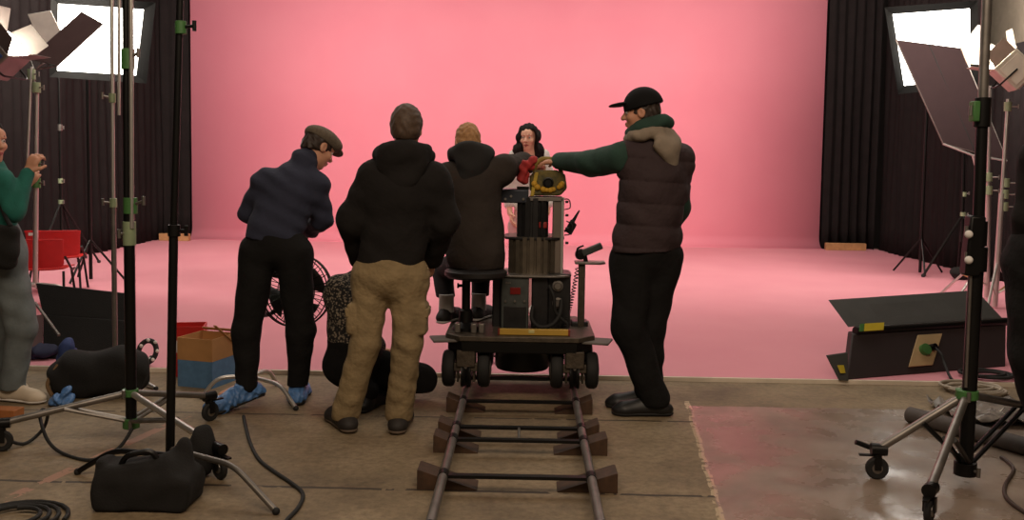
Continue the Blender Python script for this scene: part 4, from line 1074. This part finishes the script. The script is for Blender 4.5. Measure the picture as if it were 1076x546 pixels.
def shoe(parent, ank, toe_dir, ground, m, m_sole, name='shoe', L=.285, w=.048, heel_up=0., high=.0, vox=.005, fold=None):
    """one shoe: ankle point, direction of the toes on the floor, floor height"""
    t = Vector((toe_dir[0], toe_dir[1], 0)).normalized(); a = Vector(ank); g = Vector((a.x, a.y, ground)); up = Vector((0, 0, 1)); s = t.cross(up)
    hl = g - t * .065 + up * heel_up; ball = g + t * (L - .125); toe = g + t * (L - .095)
    hh = .038
    pr = [cap(hl + up * hh, ball + up * hh * .9, w * .82, w, .03, (up, .78)), cap(ball + up * hh * .8, toe + up * hh * .7, w, w * .82, .03, (up, .68)),
          cap(hl + up * .05 + t * .03, a + up * (.0 + high), w * .86, w * .88, .03), cap(g + t * .05 + up * (.07 + heel_up * .6), ball + up * .045, w * .75, w * .6, .03)]
    sole_top = .018
    if heel_up < .02: pr.append(cut((0, 0, ground + .004), (0, 0, -1)))
    if fold: pr.append(fold)
    o = sdf_build(name, pr, vox, m, parent)
    so = [cap(hl + up * .016, ball + up * .014, w * .84, w * 1.0, .02, (up, .34)), cap(ball + up * .014, toe + up * .015, w, w * .84, .02, (up, .32))]
    if heel_up < .02: so.append(cut((0, 0, ground + .001), (0, 0, -1)))
    sdf_build('sole', so, vox, m_sole, o); return o
def hair_short(body, c, F, U, m, s=.93, grow=1.0, low=-.05, fold=.0022):
    F, U, S = head_axes(F, U); c = Vector(c); A = (S, F, U)
    at = lambda x, y, z: c + S * (x * s) + F * (y * s) + U * (z * s)
    e = lambda p, r, k: ell(p, [v * s for v in r], A, k)
    g = grow
    pr = [e(at(0, -.010, .027), (.083 * g, .104 * g, .108 * g), .01), e(at(0, -.06, -.03), (.066, .045, .05), .03), sub_(e(at(0, .115, -.045), (.085, .078, .115), .01)), cut(at(0, -.06, low), -U + F * .25),
          ridges(lambda X, Y, Z: fold * (np.sin(150 * X + 60 * Z + 3 * np.sin(50 * Y)) + np.sin(130 * Z + 90 * Y + 3 * np.sin(60 * X))))]
    for q in (-1, 1): pr.insert(3, sub_(e(at(q * .085, .0, -.012), (.016, .026, .036), .005)))
    return sdf_build('hair', pr, .005, m, body)
def hood_down(body, J, F, m, r=.105, tube_r=.042, drop=.11, back=.10, name='hood', fold=.006, low=.0):
    """hood lying open round the neck, its sack hanging on the upper back"""
    F, U, S = head_axes((F[0], F[1], 0)); c = J['neck'] + Vector((0, 0, .035 + low)) - F * .01
    pr = []
    pts = [c + S * (r * math.cos(t)) + F * (r * .95 * math.sin(t)) + U * (.035 * -math.sin(t) + .02) for t in [i * math.pi / 8 for i in range(16)]]
    for i in range(16): pr.append(cap(pts[i], pts[(i + 1) % 16], tube_r * (1.1 - .25 * math.sin(i * math.pi / 8)), None, .02))
    pr += [ell(c - F * (back + .01) - U * (drop * .35), (r * 1.08, .055, drop * .95), (S, F, U), .04), ell(c - F * (back + .02) - U * drop * 1.0, (r * .72, .045, drop * .6), (S, F, U), .04), folds(fold, (26, 26, 40), .7)]
    return sdf_build(name, pr, .006, m, body)
def person(J, label, headpose, skin, hair=None, b=1.0, group=None, fem=False, hands=True, vox=.006, loc=None, brows=None, lips=None):
    c = J['head']; F, U = headpose
    hp, at, A = head_prims(c, F, U, fem=fem)
    pr = body_prims(J, b, hands=hands) + hp
    base = loc or (J['ankL'] + J['ankR']) / 2
    o = sdf_build('person', pr, vox, skin, loc=Vector((base.x, base.y, 0)))
    tag(o, label, 'person'); head_details(o, at, A, brows=brows, lips=lips)
    return o, at, A
def joints(Y0, **k):
    return {n: (P(v[0], v[1], Y0 + (v[2] if len(v) > 2 else 0)) if isinstance(v, tuple) and not isinstance(v[0], (tuple, Vector)) else v) for n, v in k.items()}
def set_toes(J, L, R, drop=.05):
    for q, t in (('L', L), ('R', R)):
        t = Vector((t[0], t[1], 0)).normalized(); J['toe' + q] = J['ank' + q] + t * .13 - Vector((0, 0, drop))
dark_hair = mat('dark brown hair', (50, 36, 28), .6, 0, .3, 60)
m_lip = mat('lips', (168, 82, 78), .4)

# ---------- man in the khaki cargo trousers
J = joints(5.0, pel=(409, 285), chest=(421, 200), neck=(425, 166, .02), head=(427, 136, .03), shL=(393, 189), shR=(456, 190), elL=(369, 232, .02), wrL=(378, 272, .2), elR=(467, 232, .02), wrR=(453, 272, .2),
    hipL=(391, 291), hipR=(430, 291), kneeL=(384, 360, -.02), kneeR=(428, 360, -.02), ankL=(363, 447), ankR=(419, 449),
    handL=((.2, .2, -1), (.6, .6, .2), 1, .5), handR=((-.2, .2, -1), (-.6, .6, .2), -1, .5))
for q in 'LR': J['ank' + q].z = .085
set_toes(J, (-.55, .8), (-.1, 1))
o, at, A = person(J, 'man seen from behind in black hooded jacket and khaki cargo trousers, hands at his pockets', ((-.05, 1, -.12), (0, .1, 1)), M['skin'])
hair_short(o, J['head'], (-.05, 1, -.12), (0, .1, 1), mat('brown hair', (82, 62, 47), .65, 0, .35, 80), low=-.062, fold=.0012, grow=1.12)
m_jk = mat('black softshell', (29, 26, 25), .9, 0, .2, 6, .5, 11, spec=.25, bdist=.03)
pr, S, U, N = jacket_prims(J, .172, .185, .084, .062, J['pel'] + Vector((0, 0, .0)), sh=.078)
pr.append(cap(J['chest'] + Vector((0, 0, .02)), J['neck'] - Vector((0, 0, .02)), .165, .10, .08, (N, .75)))
pr += [folds(.005, (20, 20, 30), .3), cut(J['pel'] + Vector((0, 0, -.055)), (0, 0, -1))]
jk = sdf_build('jacket', pr, .008, m_jk, o)
hood_down(o, J, (0, 1), m_jk, .118, .037, .115, .09, low=-.045)
m_kh = mat('khaki cotton', (144, 124, 90), .9, 0, .25, 9, .6, 16, bdist=.03)
pr = trouser_prims(J, .155, .100, .078, .074)
pr += [rbox(J['hipL'].lerp(J['kneeL'], .62) + Vector((-.075, .0, 0)), (.03, .07, .085), None, .02, .015), rbox(J['hipR'].lerp(J['kneeR'], .62) + Vector((.075, .0, 0)), (.03, .07, .085), None, .02, .015),
       ridges(lambda X, Y, Z: .0018 * np.sin(70 * Z + 10 * X + 2 * np.sin(14 * X + 9 * Z)) * np.clip((1.0 - Z) * 1.2, 0, 1) * np.clip(1.2 - abs(Z - .25) * 1.0, 0.3, 1)), folds(.003, (30, 30, 40), 1.1), cut((0, 0, .055), (0, 0, -1))]
tr_ = sdf_build('trousers', pr, .007, m_kh, o)
for q, sx in (('L', -1), ('R', 1)):
    c = J['hip' + q].lerp(J['knee' + q], .52) + Vector((sx * .10, -.0, 0))
    MB().box(c, (.028, .14, .05), Matrix.Rotation(sx * .08, 3, 'Y')).build('pocket_flap', m_kh, tr_, bevel=.008)
m_sh = mat('dark trainers', (38, 33, 30), .7); m_so = mat('grey brown sole', (92, 76, 62), .7)
shoe(o, J['ankL'], (-.45, .85), 0, m_sh, m_so, L=.31, w=.056); shoe(o, J['ankR'], (-.02, 1), 0, m_sh, m_so, L=.31, w=.056)

# ---------- man in the flat cap, bending
J = joints(5.45, pel=(288, 252), chest=(303, 205, .10), neck=(319, 170, .17), head=(334, 155, .24), shL=(279, 193, .10), shR=(332, 195, .13), elL=(262, 222, .14), wrL=(286, 244, .36), elR=(339, 230, .17), wrR=(325, 242, .40),
    hipL=(272, 266), hipR=(308, 266), kneeL=(259, 348, -.04), kneeR=(316, 348, .03), ankL=(259, 417, -.06), ankR=(313, 419, .10),
    handL=((.5, .8, -.2), (.3, .2, -1), -1, .6), handR=((-.5, .8, -.2), (-.3, .2, -1), 1, .6))
J['ankL'].z = .13; J['ankR'].z = .09
set_toes(J, (-.8, -.2), (-.2, .9))
hpF, hpU = (.62, .62, -.48), (.25, .3, .9)
o, at, A = person(J, 'man in grey flat cap bending forward in a navy jumper, with blue shoe covers', (hpF, hpU), M['skin'])
hair_short(o, J['head'], hpF, hpU, dark_hair, low=-.045)
F_, U_, S_ = head_axes(hpF, hpU)
m_fc = mat('grey tweed cap', (104, 92, 78), .9, 0, .3, 90)
pr = [ell(at(0, .005, .070), (.094, .122, .062), (S_, F_, U_), .02), ell(at(0, .09, .062), (.082, .05, .034), (S_, F_, U_), .03), sub_(ell(at(0, -.0, .0), (.080, .102, .075), (S_, F_, U_), .005)), cut(at(0, 0, .035), -U_ - F_ * .12)]
cp = sdf_build('flat_cap', pr, .005, m_fc, o)
sdf_build('brim', [ell(at(0, .125, .045), (.072, .048, .011), (S_, (F_ - U_ * .35).normalized(), (U_ + F_ * .35).normalized()), .01)], .004, m_fc, cp)
m_nv = mat('navy jumper', (40, 43, 62), .9, 0, .15, 8, .5, 14, bdist=.02)
pr, S, U, N = jacket_prims(J, .158, .165, .066, .05, J['pel'] + Vector((0, 0, .04)), flat=.78, sh=.072)
pr += [ridges(lambda X, Y, Z: .0042 * np.sin(58 * Z + 24 * X + 2.2 * np.sin(9 * X + 5 * Z))), folds(.004, (18, 18, 22), 2.), cut(J['pel'] + Vector((0, 0, -.0)), (-.12, 0, -1))]
sdf_build('jumper', pr, .007, m_nv, o)
pr = [cap(J['neck'] - U * .03, J['neck'] + (J['head'] - J['neck']) * .25, .072, .066, .02)]
sdf_build('collar', pr, .006, m_nv, o)
m_bt = mat('black trousers', (25, 24, 24), .92, 0, .2, 6, .5, 13, spec=.2, bdist=.03)
pr = trouser_prims(J, .138, .102, .082, .058) + [folds(.004, (18, 18, 24), 3.), cut((0, 0, .10), (0, 0, -1))]
sdf_build('trousers', pr, .007, m_bt, o)
m_sock = mat('red sock', (160, 40, 36), .9)
MB().cyl(J['ankL'] + Vector((0, 0, -.02)), J['ankL'] + Vector((0, 0, .035)), .052, .05).build('sock', m_sock, o)
shoe(o, J['ankL'], (-.75, -.62), 0, M['blue_film'], M['rubber'], 'shoe_cover', L=.30, w=.058, heel_up=.055, fold=folds(.005, (90, 90, 100)))
shoe(o, J['ankR'], (-.12, .9), 0, M['blue_film'], M['rubber'], 'shoe_cover', L=.30, w=.058, fold=folds(.005, (90, 90, 100)))

# ---------- camera operator on the dolly seat
J = joints(5.76, pel=(500, 272), chest=(498, 205, .05), neck=(494, 168, .09), head=(491, 150, .13), shL=(471, 186, .05), shR=(527, 178, .08), elL=(466, 228, .12), wrL=(486, 240, .36), elR=(549, 172, .34), wrR=(561, 172, .64),
    hipL=(487, 276, .05), hipR=(513, 276, .05), kneeL=(466, 283, .40), kneeR=(507, 277, .44), ankL=(469, 324, .22), ankR=(503, 330, .34),
    handL=((.6, .7, 0), (.2, 0, -1), -1, .7), handR=((.5, .8, -.1), (-.1, .1, -1), 1, .7))
zt = PT + .085
J['ankL'].z = max(J['ankL'].z, zt - .01); J['ankR'].z = zt
set_toes(J, (.35, .9), (.3, .9))
hpF, hpU = (-.35, .93, -.1), (.0, .1, 1)
o, at, A = person(J, 'seated operator with fair hair in a dark hooded jacket, arm stretched over the camera', (hpF, hpU), M['skin'], loc=Vector((J['pel'].x, J['pel'].y, 0)))
hair_short(o, J['head'], hpF, hpU, mat('fair hair', (176, 130, 84), .7, 0, .3, 80), low=-.05, fold=.002)
m_op = mat('charcoal parka', (54, 47, 43), .9, 0, .2, 6, .5, 11, spec=.25, bdist=.03)
pr, S, U, N = jacket_prims(J, .185, .165, .072, .055, J['pel'] + Vector((0, 0, .03)), flat=.8)
pr += [folds(.006, (15, 15, 20), .9), cut(J['pel'] + Vector((0, 0, -.055)), (0, 0, -1))]
jk = sdf_build('jacket', pr, .008, m_op, o)
hood_down(o, J, (-.2, 1), mat('black hood', (29, 27, 27), .9), .098, .038, .10, .085, low=-.03)
pr = trouser_prims(J, .145, .088, .068, .058) + [folds(.005, (22, 22, 24), 1.), cut(J['ankL'] + Vector((0, 0, .065)), (0, 0, -1))]
sdf_build('trousers', pr, .007, mat('dark grey jeans', (44, 38, 40), .9), o)
for q in 'LR': MB().cyl(J['ank' + q] + Vector((0, 0, -.02)), J['ank' + q] + Vector((0, 0, .09)), .05, .047).build('sock', M['white_cloth'], o)
shoe(o, J['ankL'], (.32, .9), PT, m_sh, M['white_cloth'], L=.28, w=.046); shoe(o, J['ankR'], (.3, .9), PT, m_sh, M['white_cloth'], L=.28, w=.046)

# ---------- man in the baseball cap leaning on the camera
J = joints(5.45, pel=(679, 262), chest=(683, 190, .02), neck=(682, 145, .04), head=(675, 118, .02), shL=(654, 166, .0), shR=(708, 168, .10), elL=(620, 171, .24), wrL=(588, 169.5, .52), elR=(712, 216, .22), wrR=(696, 248, .38),
    hipL=(664, 272, -.0), hipR=(694, 272, .05), kneeL=(661, 345, -.06), kneeR=(681, 345, .06), ankL=(688, 424, -.06), ankR=(680, 422, .1),
    handL=((-.95, .15, -.06), (-.05, .1, -1), -1, .4), handR=((-.4, .5, -.7), (-.5, -.5, 0), 1, .5))
for q in 'LR': J['ank' + q].z = .095
set_toes(J, (-1, .05), (-1, .1))
hpF, hpU = (-.95, .28, -.06), (-.04, 0, 1)
m_sk2 = mat('tanned skin', (196, 140, 112), .55, 0, .08, 6)
o, at, A = person(J, 'man in black baseball cap and dark quilted vest resting his arm on the camera', (hpF, hpU), m_sk2, brows=dark_hair)
hair_short(o, J['head'], hpF, hpU, dark_hair, low=-.05)
F_, U_, S_ = head_axes(hpF, hpU)
m_cap = mat('black cap', (18, 17, 18), .85, 0, .1, spec=.2)
pr = [ell(at(0, -.008, .040), (.092, .115, .108), (S_, F_, U_), .02), cut(at(0, 0, .028), -U_ - F_ * .22)]
cp = sdf_build('baseball_cap', pr, .005, m_cap, o)
Fb = (F_ - U_ * .12).normalized()
sdf_build('brim', [ell(at(0, .135, .055), (.080, .068, .013), (S_, Fb, S_.cross(Fb)), .01), sub_(ell(at(0, .13, .030), (.05, .085, .02), (S_, Fb, S_.cross(Fb)), .01))], .004, m_cap, cp)
MB().tube([at(-.083, .02, .02), at(-.081, -.02, .02)], .003, 6).build('glasses_arm', M['black_metal'], o)
m_gs = mat('dark green sleeve', (40, 68, 58), .9, 0, .25, 10, .2, 60)
# green sweater: sleeves + collar
pr = [cap(J['shL'], J['shR'], .07, None, .05), cap(J['chest'], J['neck'], .10, .075, .05)]
for q in 'LR':
    w = J['wr' + q] + (J['el' + q] - J['wr' + q]).normalized() * .0
    pr += [cap(J['sh' + q], J['el' + q], .088, .078, .04), cap(J['el' + q], w, .078, .052, .03)]
pr += [folds(.006, (24, 24, 26), 1.5)]
sw = sdf_build('sweatshirt', pr, .007, m_gs, o)
m_vest = mat('dark plum quilted vest', (58, 45, 47), .8, 0, .15, 6, .5, 14, spec=.3, bdist=.03)
S, U, N = basis(J)
pr = [cap(J['pel'] + Vector((.0, 0, .02)), J['chest'] + Vector((.02, 0, 0)), .195, .20, .06, (N, .82)), cap(J['shL'] + S * .03, J['shR'] + S * .02, .095, None, .06), cap(J['shR'], J['elR'] + Vector((-.02, -.05, .05)), .10, .08, .06), cap(J['chest'], J['neck'] - U * .02, .13, .092, .06), 
      ridges(lambda X, Y, Z: -.013 * (np.abs(np.sin((Z + .05 * X) * math.pi / .125)) ** .5 - .6)), folds(.006, (20, 20, 26), .5), cut(J['pel'] + Vector((0, 0, -.005)), (.05, 0, -1)), sub_(cap(J['shL'] - S * .04, J['elL'], .084, .07), .02)]
sdf_build('vest', pr, .007, m_vest, o)
m_gh = mat('grey marl hood', (142, 128, 112), .9, 0, .2, 12, .2, 60)
Fq, Uq, Sq = head_axes((-.75, .65, 0)); c = J['neck'] + Vector((0, 0, .0))
pr = []
pts = [c + Sq * (.118 * math.cos(t)) + Fq * (.112 * math.sin(t)) + Uq * (-.02 * math.sin(t) + .012) for t in [i * math.pi / 8 for i in range(16)]]
for i in range(16): pr.append(cap(pts[i], pts[(i + 1) % 16], .030, None, .02))
pr += [ell(c - Fq * .125 - Uq * .035, (.125, .05, .065), (Sq, Fq, Uq), .03), ell(c - Fq * .15 - Uq * .085, (.075, .04, .07), (Sq, Fq, Uq), .04), ell(c - Fq * .16 - Uq * .135, (.035, .03, .05), (Sq, Fq, Uq), .04), folds(.005, (28, 28, 40), .7)]
sdf_build('hood', pr, .006, m_gh, o)
pr = []
pts = [c + Vector((0, 0, .055)) + Sq * (.092 * math.cos(t)) + Fq * (.098 * math.sin(t)) + Uq * (-.035 * math.sin(t)) for t in [i * math.pi / 8 for i in range(16)]]
for i in range(16): pr.append(cap(pts[i], pts[(i + 1) % 16], .036, None, .02))
pr.append(folds(.005, (30, 30, 40), .2))
sdf_build('collar', pr, .006, m_gs, o)
pr = trouser_prims(J, .165, .118, .098, .082) + [folds(.006, (16, 16, 22), 2.2), cut((0, 0, .06), (0, 0, -1))]
sdf_build('trousers', pr, .007, m_bt, o)
m_bs = mat('black shoes', (22, 21, 21), .5)
shoe(o, J['ankL'] , (-1, .0), 0, m_bs, M['rubber'], L=.30, w=.052); shoe(o, J['ankR'], (-1, .05), 0, m_bs, M['rubber'], L=.30, w=.052)

# ---------- the woman on the pink stage
Y0 = 8.9
J = joints(Y0, pel=(553, 232), chest=(555, 180), neck=(556, 155.5), head=(555.5, 144.5, -.02), shL=(541, 161.5), shR=(571, 161.5), elL=(533, 198, .02), wrL=(536, 224, -.06), elR=(578, 198, .02), wrR=(575, 224, -.06),
    hipL=(545, 238), hipR=(562, 238), kneeL=(545, 282), kneeR=(562, 282), ankL=(546, 320), ankR=(562, 320),
    handL=((.2, -.5, -.8), (1, 0, 0), 1, .3), handR=((-.2, -.5, -.8), (-1, 0, 0), -1, .3))
for q in 'LR': J['ank' + q].z = PZ + .08
set_toes(J, (-.1, -1), (.1, -1))
hpF, hpU = (-.25, -.95, -.06), (0, 0, 1)
o, at, A = person(J, 'dark-haired woman in a white off-shoulder top standing on the pink stage', (hpF, hpU), mat('fair skin', (232, 178, 152), .5, 0, .04, 6), b=.82, fem=True, brows=dark_hair, lips=m_lip, vox=.005)
F_, U_, S_ = head_axes(hpF, hpU)
m_lh = mat('long dark hair', (30, 21, 20), .75, 0, .3, 60, spec=.2)
c = J['head']
pr = [ell(at(0, -.012, .03), (.088, .108, .108), (S_, F_, U_), .01)]
for q in (-1, 1):
    pr += [cap(at(q * .048, .03, .075), at(q * .078, .03, .0), .04, .036, .03), cap(at(q * .078, .03, .0), c + Vector((q * .095, -.02, -.12)), .036, .046, .03), cap(at(q * .06, -.03, .02), c + Vector((q * .09, .03, -.14)), .06, .06, .03), cap(c + Vector((q * .095, .0, -.10)), c + Vector((q * .115 + .012, -.02, -.24)), .046, .036, .03)]
pr += [cap(at(0, -.07, .0), c + Vector((.02, .10, -.28)), .075, .085, .03), sub_(ell(at(0, .115, -.035), (.050, .085, .098), (S_, F_, U_), .01)), sub_(cap(J['neck'] + Vector((0, -.1, .1)), J['neck'] + Vector((0, -.1, -.2)), .07), .01),
       ridges(lambda X, Y, Z: .003 * np.sin(170 * X + 4 * np.sin(12 * Z)))]
sdf_build('hair', pr, .005, m_lh, o)
S, U, N = basis(J)
pr = [cap(J['pel'] + U * .12, J['chest'] - U * .02, .115, .14, .05, (N, .75)), ell(J['chest'] - N * -.0 + Vector((0, -.07, -.03)), (.12, .06, .06), k=.04)]
for q in 'LR': pr += [cap(J['sh' + q] - U * .01, J['el' + q], .056, .07, .04), cap(J['el' + q], J['el' + q].lerp(J['wr' + q], .6), .07, .05, .03)]
pr += [folds(.005, (40, 40, 40), 1.), cut(J['shL'] + Vector((0, 0, .045)), (0, 0, 1)), sub_(ell(J['neck'] + Vector((0, -.06, -.03)), (.085, .10, .06)), .02)]
sdf_build('blouse', pr, .006, M['white_cloth'], o)
pr = trouser_prims(J, .125, .088, .075, .085) + [cut(J['pel'] + U * .15, (0, 0, 1)), folds(.005, (24, 24, 24)), cut((0, 0, PZ + .03), (0, 0, -1))]
sdf_build('trousers', pr, .008, mat('pale pink trousers', (222, 178, 178), .9), o)
for q in 'LR': shoe(o, J['ank' + q], (-.1, -1), PZ, M['white_cloth'], M['white_cloth'], L=.25, w=.04)

# ---------- crouching person with speckled top
J = joints(5.5, pel=(372, 378), chest=(371, 322), neck=(379, 296, .06), head=(391, 276, .10), shL=(357, 306, -.02), shR=(396, 304, .16), elL=(366, 350, .16), wrL=(392, 372, .34), elR=(386, 348, .32), wrR=(398, 366, .46),
    hipL=(364, 384, -.02), hipR=(384, 384, .10), kneeL=(386, 402, .34), kneeR=(440, 398, .10), ankL=(386, 432, -.10), ankR=(404, 428, .12),
    handL=((.6, .6, -.3), (0, 0, -1), -1, .5), handR=((.5, .7, -.3), (0, 0, -1), 1, .5))
J['ankL'].z = .10; J['ankR'].z = .10
set_toes(J, (.25, .9), (.6, .6))
hpF, hpU = (.6, .7, -.4), (.2, .3, .9)
o, at, A = person(J, 'crouching person in speckled dark top and black trousers behind the khaki trousers', (hpF, hpU), M['skin'], hands=True)
hair_short(o, J['head'], hpF, hpU, dark_hair, low=-.06)
def speckle():
    m = bpy.data.materials.new('speckled knit'); m.use_nodes = True; nt = m.node_tree; b = nt.nodes['Principled BSDF']
    tc = nt.nodes.new('ShaderNodeTexCoord'); v = nt.nodes.new('ShaderNodeTexVoronoi'); v.inputs['Scale'].default_value = 80; nt.links.new(tc.outputs['Object'], v.inputs['Vector'])
    n = nt.nodes.new('ShaderNodeTexNoise'); n.inputs['Scale'].default_value = 34; nt.links.new(tc.outputs['Object'], n.inputs['Vector'])
    mx = nt.nodes.new('ShaderNodeMath'); mx.operation = 'MULTIPLY'; nt.links.new(v.outputs['Distance'], mx.inputs[0]); nt.links.new(n.outputs['Fac'], mx.inputs[1])
    r = nt.nodes.new('ShaderNodeValToRGB'); e = r.color_ramp.elements
    e[0].position = .13; e[0].color = (*lin((136, 124, 108)), 1); e[1].position = .26; e[1].color = (*lin((30, 28, 28)), 1)
    nt.links.new(mx.outputs[0], r.inputs['Fac']); nt.links.new(r.outputs['Color'], b.inputs['Base Color']); b.inputs['Roughness'].default_value = .95; return m
pr, S, U, N = jacket_prims(J, .150, .155, .072, .052, J['pel'] + Vector((0, 0, .06)), flat=.9, sh=.085)
pr += [folds(.006, (20, 20, 24), 1.4)]
sdf_build('jumper', pr, .008, speckle(), o)
pr = trouser_prims(J, .165, .115, .098, .066, .95) + [folds(.006, (20, 20, 22), 2.4), cut((0, 0, .07), (0, 0, -1))]
sdf_build('trousers', pr, .008, m_bt, o)
shoe(o, J['ankL'], (.25, .9), 0, m_bs, M['rubber'], L=.29, w=.05); shoe(o, J['ankR'], (.6, .6), 0, m_bs, M['rubber'], L=.27, w=.046)

# ---------- woman in the teal sleeve at the edge
J = joints(5.5, pel=(2, 268), chest=(-6, 208), neck=(-10, 175), head=(-11, 149), shL=(-14, 190, .12), shR=(1, 190, -.10), elL=(4, 226, .24), wrL=(26, 196, .26), elR=(16, 222, -.12), wrR=(29, 181, .0),
    hipL=(1, 275, .08), hipR=(6, 275, -.06), kneeL=(12, 340, .10), kneeR=(23, 342, -.06), ankL=(-8, 402, .16), ankR=(13, 408, -.05),
    handL=((.5, .2, .8), (-.2, .9, .2), 1, .8), handR=((.35, .2, .9), (.2, .95, 0), -1, .75))
for q in 'LR': J['ank' + q].z = .09
set_toes(J, (1, .1), (1, -.25))
hpF, hpU = (.86, -.46, .0), (-.03, 0, 1)
o, at, A = person(J, 'woman in teal jumper and grey jeans, hand raised near a chrome stand', (hpF, hpU), M['skin'], fem=True, b=.88, brows=dark_hair, lips=m_lip, vox=.005)
F_, U_, S_ = head_axes(hpF, hpU); c = J['head']
pr = [ell(at(0, -.014, .03), (.088, .108, .108), (S_, F_, U_), .01), cap(at(0, -.06, 0), c + Vector((-.03, .02, -.24)), .075, .07, .03), cap(at(.06, -.02, 0), c + Vector((.015, -.07, -.20)), .035, .04, .03), sub_(ell(at(0, .105, -.03), (.066, .078, .115), (S_, F_, U_), .01)),
      ridges(lambda X, Y, Z: .003 * np.sin(170 * X + 120 * Y + 4 * np.sin(12 * Z)))]
sdf_build('hair', pr, .005, m_lh, o)
m_teal = mat('teal knit', (28, 100, 88), .9, 0, .2, 14, .2, 90)
pr, S, U, N = jacket_prims(J, .125, .13, .058, .043, J['pel'] + Vector((0, 0, .06)), flat=.82, sh=.062)
pr += [folds(.005, (28, 28, 30), 1.), cut(J['pel'] + Vector((0, 0, .0)), (0, 0, -1))]
sdf_build('jumper', pr, .006, m_teal, o)
m_jean = mat('grey blue jeans', (112, 120, 122), .9, 0, .3, 9, .2, 60)
pr = trouser_prims(J, .145, .105, .082, .070, .9) + [folds(.006, (22, 22, 28), 2.), cut((0, 0, .075), (0, 0, -1))]
sdf_build('jeans', pr, .007, m_jean, o)
m_bei = mat('beige trainers', (202, 186, 164), .8)
shoe(o, J['ankL'], (1, .05), 0, m_bei, M['white_cloth'], L=.27, w=.044); shoe(o, J['ankR'], (1, -.2), 0, m_bei, M['white_cloth'], L=.275, w=.046)
c = P(3, 258, 5.27)
bg = soft('shoulder_bag', 'black shoulder bag hanging at the hip of the teal-sleeved woman', 'bag', [rbox(c, (.085, .045, .12), Matrix.Rotation(.15, 3, 'Y').transposed(), .04, .03), ell(c + Vector((0, -.02, -.04)), (.10, .06, .09), k=.03), folds(.005, (30, 30, 30))], M['black_cloth'], .006)
MB().tube(smooth_path([c + Vector((.06, -.02, .11)), P(4, 224, 5.33), P(-4, 200, 5.36), P(-12, 183, 5.42)], 6), .012, 8).build('strap', M['black_cloth'], bg)

# ---------- person in black at the other edge
J = joints(4.36, pel=(1112, 262), chest=(1114, 190), neck=(1114, 140), head=(1110, 108), shL=(1092, 168, -.06), shR=(1136, 168, .08), elL=(1082, 228, -.04), wrL=(1078, 277, .06), elR=(1146, 235, .0), wrR=(1130, 275, -.15),
    hipL=(1096, 275, -.03), hipR=(1130, 275, .04), kneeL=(1094, 372, -.06), kneeR=(1126, 372, .02), ankL=(1118, 470, -.04), ankR=(1140, 472, .06),
    handL=((-.25, -.3, -.8), (.4, .5, 0), 1, .4), handR=((-.3, -.5, -.7), (0, .5, 0), -1, .4))
for q in 'LR': J['ank' + q].z = .09
set_toes(J, (.5, .9), (.5, .9))
hpF, hpU = (.3, .9, -.1), (0, 0, 1)
o, at, A = person(J, 'person dressed all in black standing half outside the frame beside the big combo stand', (hpF, hpU), M['skin'], brows=dark_hair)
hair_short(o, J['head'], hpF, hpU, dark_hair)
pr, S, U, N = jacket_prims(J, .20, .17, .075, .055, J['pel'] - Vector((0, 0, .1)), flat=.85)
pr += [folds(.006, (15, 15, 20), .9), cut(J['pel'] + Vector((0, 0, -.22)), (0, 0, -1))]
sdf_build('coat', pr, .009, m_jk, o)
pr = trouser_prims(J, .19, .155, .135, .09) + [folds(.006, (16, 16, 20), .6), cut((0, 0, .06), (0, 0, -1))]
sdf_build('trousers', pr, .009, m_bt, o)
shoe(o, J['ankL'], (.5, .9), 0, m_bs, M['rubber']); shoe(o, J['ankR'], (.5, .9), 0, m_bs, M['rubber'])
# ------------------------------------------------------------------ lights
def area(name, loc, target, sx, sy, watts, rgb=(255, 244, 230)):
    l = bpy.data.lights.new(name, 'AREA'); l.shape = 'RECTANGLE'; l.size = sx; l.size_y = sy; l.energy = watts; l.color = lin(rgb)
    o = bpy.data.objects.new(name, l); COL.objects.link(o); o.location = Vector(loc)
    o.rotation_euler = (Vector(target) - Vector(loc)).to_track_quat('-Z', 'Y').to_euler()
    return o
area('cyclorama_lamp', (-4.3, 11.2, 5.3), (-4.9, 16.0, 2.3), 3.6, 1.2, 255)
area('cyclorama_lamp', (-.35, 10.6, 5.3), (-.35, 16.0, 2.2), 3.4, 1.2, 112)
area('wall_side_fill', (-5.0, 9.6, 3.6), (-4.2, 16.0, 2.0), 1.2, 1.2, 170)  # unseen lamp added to brighten the dark end of the pink wall
area('wall_side_fill', (4.5, 9.6, 3.6), (3.8, 16.0, 2.0), 1.2, 1.2, 130)  # also added out of view, lifts the opposite end of the wall
area('cyclorama_lamp', (3.6, 11.2, 5.3), (4.2, 16.0, 2.3), 3.6, 1.2, 255)
area('stage_lamp', (-.3, 8.9, 5.4), (-.3, 9.0, 0), 10, 5, 310)
area('workshop_lamp', (.2, .6, 4.6), (.2, 5.2, .6), 5, 2, 190, (255, 230, 202))
w = bpy.data.worlds.new('studio'); scene.world = w; w.use_nodes = True
w.node_tree.nodes['Background'].inputs[0].default_value = (*lin((255, 226, 196)), 1)
w.node_tree.nodes['Background'].inputs[1].default_value = .06
vs_ = scene.view_settings
vs_.view_transform = 'Standard'; vs_.look = 'None'; vs_.gamma = 1.0; vs_.use_curve_mapping = False; vs_.exposure = 0.0
